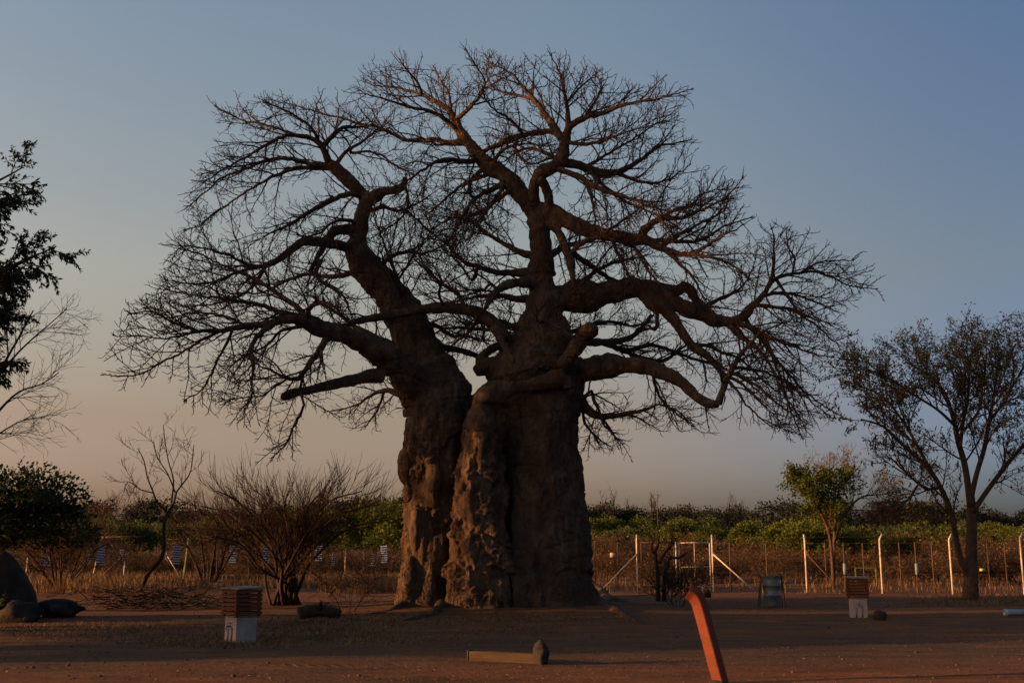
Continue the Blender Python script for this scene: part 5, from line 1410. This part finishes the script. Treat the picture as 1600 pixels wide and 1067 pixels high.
def termite_mound():
    Y = 27.5; c = gx(2, Y); rng = random.Random(6)
    t = tag(empty('termite_mound', (c.x, c.y, c.z - .05)), 'dark conical termite mound rising above the boulders', 'termite mound')
    n = 40; rings = []
    H = 1.75
    for k in range(26):
        f = k / 25; z = H * f; ang = []
        r0 = 1.0 * (1 - f) ** .75 + .13 * (1 - f ** 6)
        for j in range(n):
            a = 2 * math.pi * j / n
            d = Vector((math.cos(a), math.sin(a), 0))
            r = max(.02, r0 * (1 + .2 * mnoise.noise(d * 1.6 + Vector((0, 0, z * .9))) + .08 * mnoise.noise(d * 4 + Vector((0, 0, z * 3)))))
            ang.append(Vector((d.x * r + .05 * z, d.y * r, z - .05)))
        rings.append(ang)
    mb = MB(); mb.loft(rings); mb.build('mound', M['mound'], t)
termite_mound()

def sprig():
    t = place('leafy_plant', 4, 968, 'small bright green leafy plant beside the dark boulders', 'plant')
    rng = random.Random(12); st = MB(); tips = []
    for k in range(7):
        q = path(rng, (0, 0, -.02), Vector((rng.gauss(0, .4), rng.gauss(-.2, .3), 1)), rng.uniform(.5, 1.0), 6, .12, Vector((.2, 0, -.2)))
        ramify(rng, st, q, .012, .005, 0, [dict(n=4, L=(.15, .3), r=.006, t0=.3)], tips, 4)
    st.build('stems', M['dead_twig'], t)
    lf = MB(); leaves(rng, lf, tips, 8, .10, .05, .5); lf.build('foliage', M['green_leaf'], t, smooth=False)
    t.location.y -= .5
sprig()

mast = place('radio_mast', 1029, 862, 'thin grey radio mast standing above the far wood', 'mast')
mast.location = (at(1029, HOR, 240).x, 240, 0)
mb = MB(); mb.tube([(0, 0, -.2), (0, 0, 8), (0, 0, 14.6)], [.10, .08, .05], 6); mb.build('pole', M['steel_dark'], mast)
mb = MB(); mb.tube([(-.5, 0, 13.6), (.5, 0, 13.6)], [.04] * 2, 5); mb.build('crossarm', M['steel_dark'], mast)

fr = tag(empty('metal_trestle', gnd(1351, 52)), 'low green metal trestle standing behind the fence', 'trestle')
mb = MB(); mb.bar((-.5, 0, .85), (.5, 0, .85), .05); mb.build('top_bar', M['steel_green'], fr, smooth=False)
for s in (-1, 1):
    mb = MB(); mb.bar((s * .48, .01, -.05), (s * .48, .01, .85), .05); mb.build('leg', M['steel_green'], fr, smooth=False)

# ------------------------------------------------------------------ dry grass, litter, pebbles
def scatter_ok(x, y):
    return 5 < y < 70

def grass():
    rng = random.Random(51); mb = MB()
    def tuft(x, y, n, h, sp):
        z = gz(x, y)
        for _ in range(n):
            px_, py_ = x + rng.gauss(0, sp), y + rng.gauss(0, sp)
            a = rng.random() * 6.28; L = h * rng.uniform(.5, 1.3); ln = rng.uniform(.1, .6) * L
            if h < .2: ln *= 2.2; L *= .85
            w = rng.uniform(.005, .009) * (1 + y / 40)
            d = Vector((math.cos(a), math.sin(a), 0)); u = Vector((-d.y, d.x, 0)) * w
            b = len(mb.v); p = Vector((px_, py_, z - .02))
            m_ = p + Vector((0, 0, L * .6)) + d * ln * .35; e = p + Vector((0, 0, L * .92)) + d * ln
            mb.v.extend([tuple(p - u), tuple(p + u), tuple(m_ + u * .7), tuple(m_ - u * .7), tuple(e)])
            mb.f.append((b, b + 1, b + 2, b + 3)); mb.f.append((b + 3, b + 2, b + 4))
    for _ in range(1700):      # band before the left fence
        px = rng.uniform(-20, 640); Y = rng.uniform(44, 66)
        x = at(px, HOR, Y).x
        if mnoise.noise(Vector((x * .12, Y * .12, 1))) < -.15: continue
        tuft(x, Y, 9, rng.uniform(.3, .7), .28)
    for _ in range(420):       # brighter patch left of the baobab
        px = rng.gauss(590, 35); Y = rng.uniform(44, 60)
        if px > 640: continue
        tuft(at(px, HOR, Y).x, Y, 10, .5, .25)
    for _ in range(420):       # behind the right fence
        px = rng.uniform(905, 1640); Y = rng.uniform(44, 66)
        tuft(at(px, HOR, Y).x, Y, 7, rng.uniform(.15, .45), .3)
    for _ in range(260):       # at the tree by the fence
        g = gpt(rng.gauss(1540, 55), rng.uniform(930, 946)); tuft(g.x, g.y, 7, .13, .2)
    for c, sx, sy, n, h in ((330, 60, 3.5, 120, .13), (480, 70, 8, 260, .12), (410, 40, 6, 90, .14), (545, 45, 6, 160, .13), (520, 40, 10, 120, .17), (810, 50, 4, 90, .08), (150, 80, 7, 200, .12), (640, 60, 5, 90, .08), (770, 95, 3.5, 200, .10)):
        cy = {330: 1004, 480: 985, 410: 996, 545: 975, 520: 978, 810: 985, 150: 985, 640: 1000, 770: 967}[c]
        for _ in range(int(n * 4)):
            g = gpt(rng.gauss(c, sx), rng.gauss(cy, sy))
            if 12 < g.y < 40: tuft(g.x, g.y, 5, h * rng.uniform(.25, .9), .13)
    tag(mb.build('dry_grass', M['grass'], smooth=False), 'tufts of dry straw coloured grass across the clearing', 'grass', kind='stuff')
grass()

def litter():
    rng = random.Random(61); mb = MB(); pb = MB()
    for _ in range(110000):
        Y = 9.5 + 36 * rng.random() ** 1.7; px = rng.uniform(-40, 1640); x = at(px, HOR, Y).x
        k = mnoise.noise(Vector((x * .25, Y * .35, 5))) + .5 * mnoise.noise(Vector((x * .8, Y * 1.1, 9)))
        if k < rng.uniform(-.25, .55): continue
        z = gz(x, Y) + .006; L = rng.uniform(.010, .027)
        if rng.random() < .06: L *= 2.2
        a = rng.random() * 6.28
        d = Vector((math.cos(a), math.sin(a), rng.uniform(-.05, .35)))
        mb.leaf(Vector((x, Y, z)), d, L, L * rng.choice((.12, .2, .35)), rng, .1)
    tag(mb.build('leaf_litter', M['litter'], smooth=False), 'fallen leaves and straw scattered over the bare soil', 'litter', kind='stuff')
    var = [stone_mesh(k, 1, .8, .6, .35, 1.5, 1) for k in range(5)]
    for _ in range(2600):
        Y = 9.5 + 30 * rng.random() ** 1.5; px = rng.uniform(-40, 1640); x = at(px, HOR, Y).x
        s = rng.uniform(.008, .022) * (2.2 if rng.random() < .06 else 1); a = rng.random() * 6.28; ca, sa = math.cos(a), math.sin(a)
        c = var[rng.randrange(5)]; b = len(pb.v); z0 = gz(x, Y)
        pb.v.extend([(x + s * (u * ca - v * sa), Y + s * (u * sa + v * ca), z0 + s * (w + .2)) for u, v, w in c.v]); pb.f.extend([tuple(i + b for i in f) for f in c.f])
    tag(pb.build('pebbles', M['pebble']), 'small pebbles and clods scattered over the bare soil', 'pebbles', kind='stuff')
litter()

def brush_pile():
    rng = random.Random(71); mb = MB()
    for _ in range(420):
        g = gpt(rng.gauss(240, 55), rng.uniform(932, 952)); h = max(0, .55 - abs(rng.gauss(0, .25)))
        p = Vector((g.x, g.y, gz(g.x, g.y) + h * rng.random())); d = rvec(rng); d.z *= .35
        q = path(rng, p, d, rng.uniform(.4, 1.3), 5, .2, Vector((0, 0, -.2)))
        q = [Vector((v.x, v.y, max(v.z, gz(v.x, v.y)))) for v in q]
        mb.tube(q, [.013, .012, .010, .009, .007, .005], 4, cap=False)
    tag(mb.build('brush_pile', M['dead_twig']), 'heap of cut dead brushwood below the leaning sapling', 'brushwood', kind='stuff')
brush_pile()
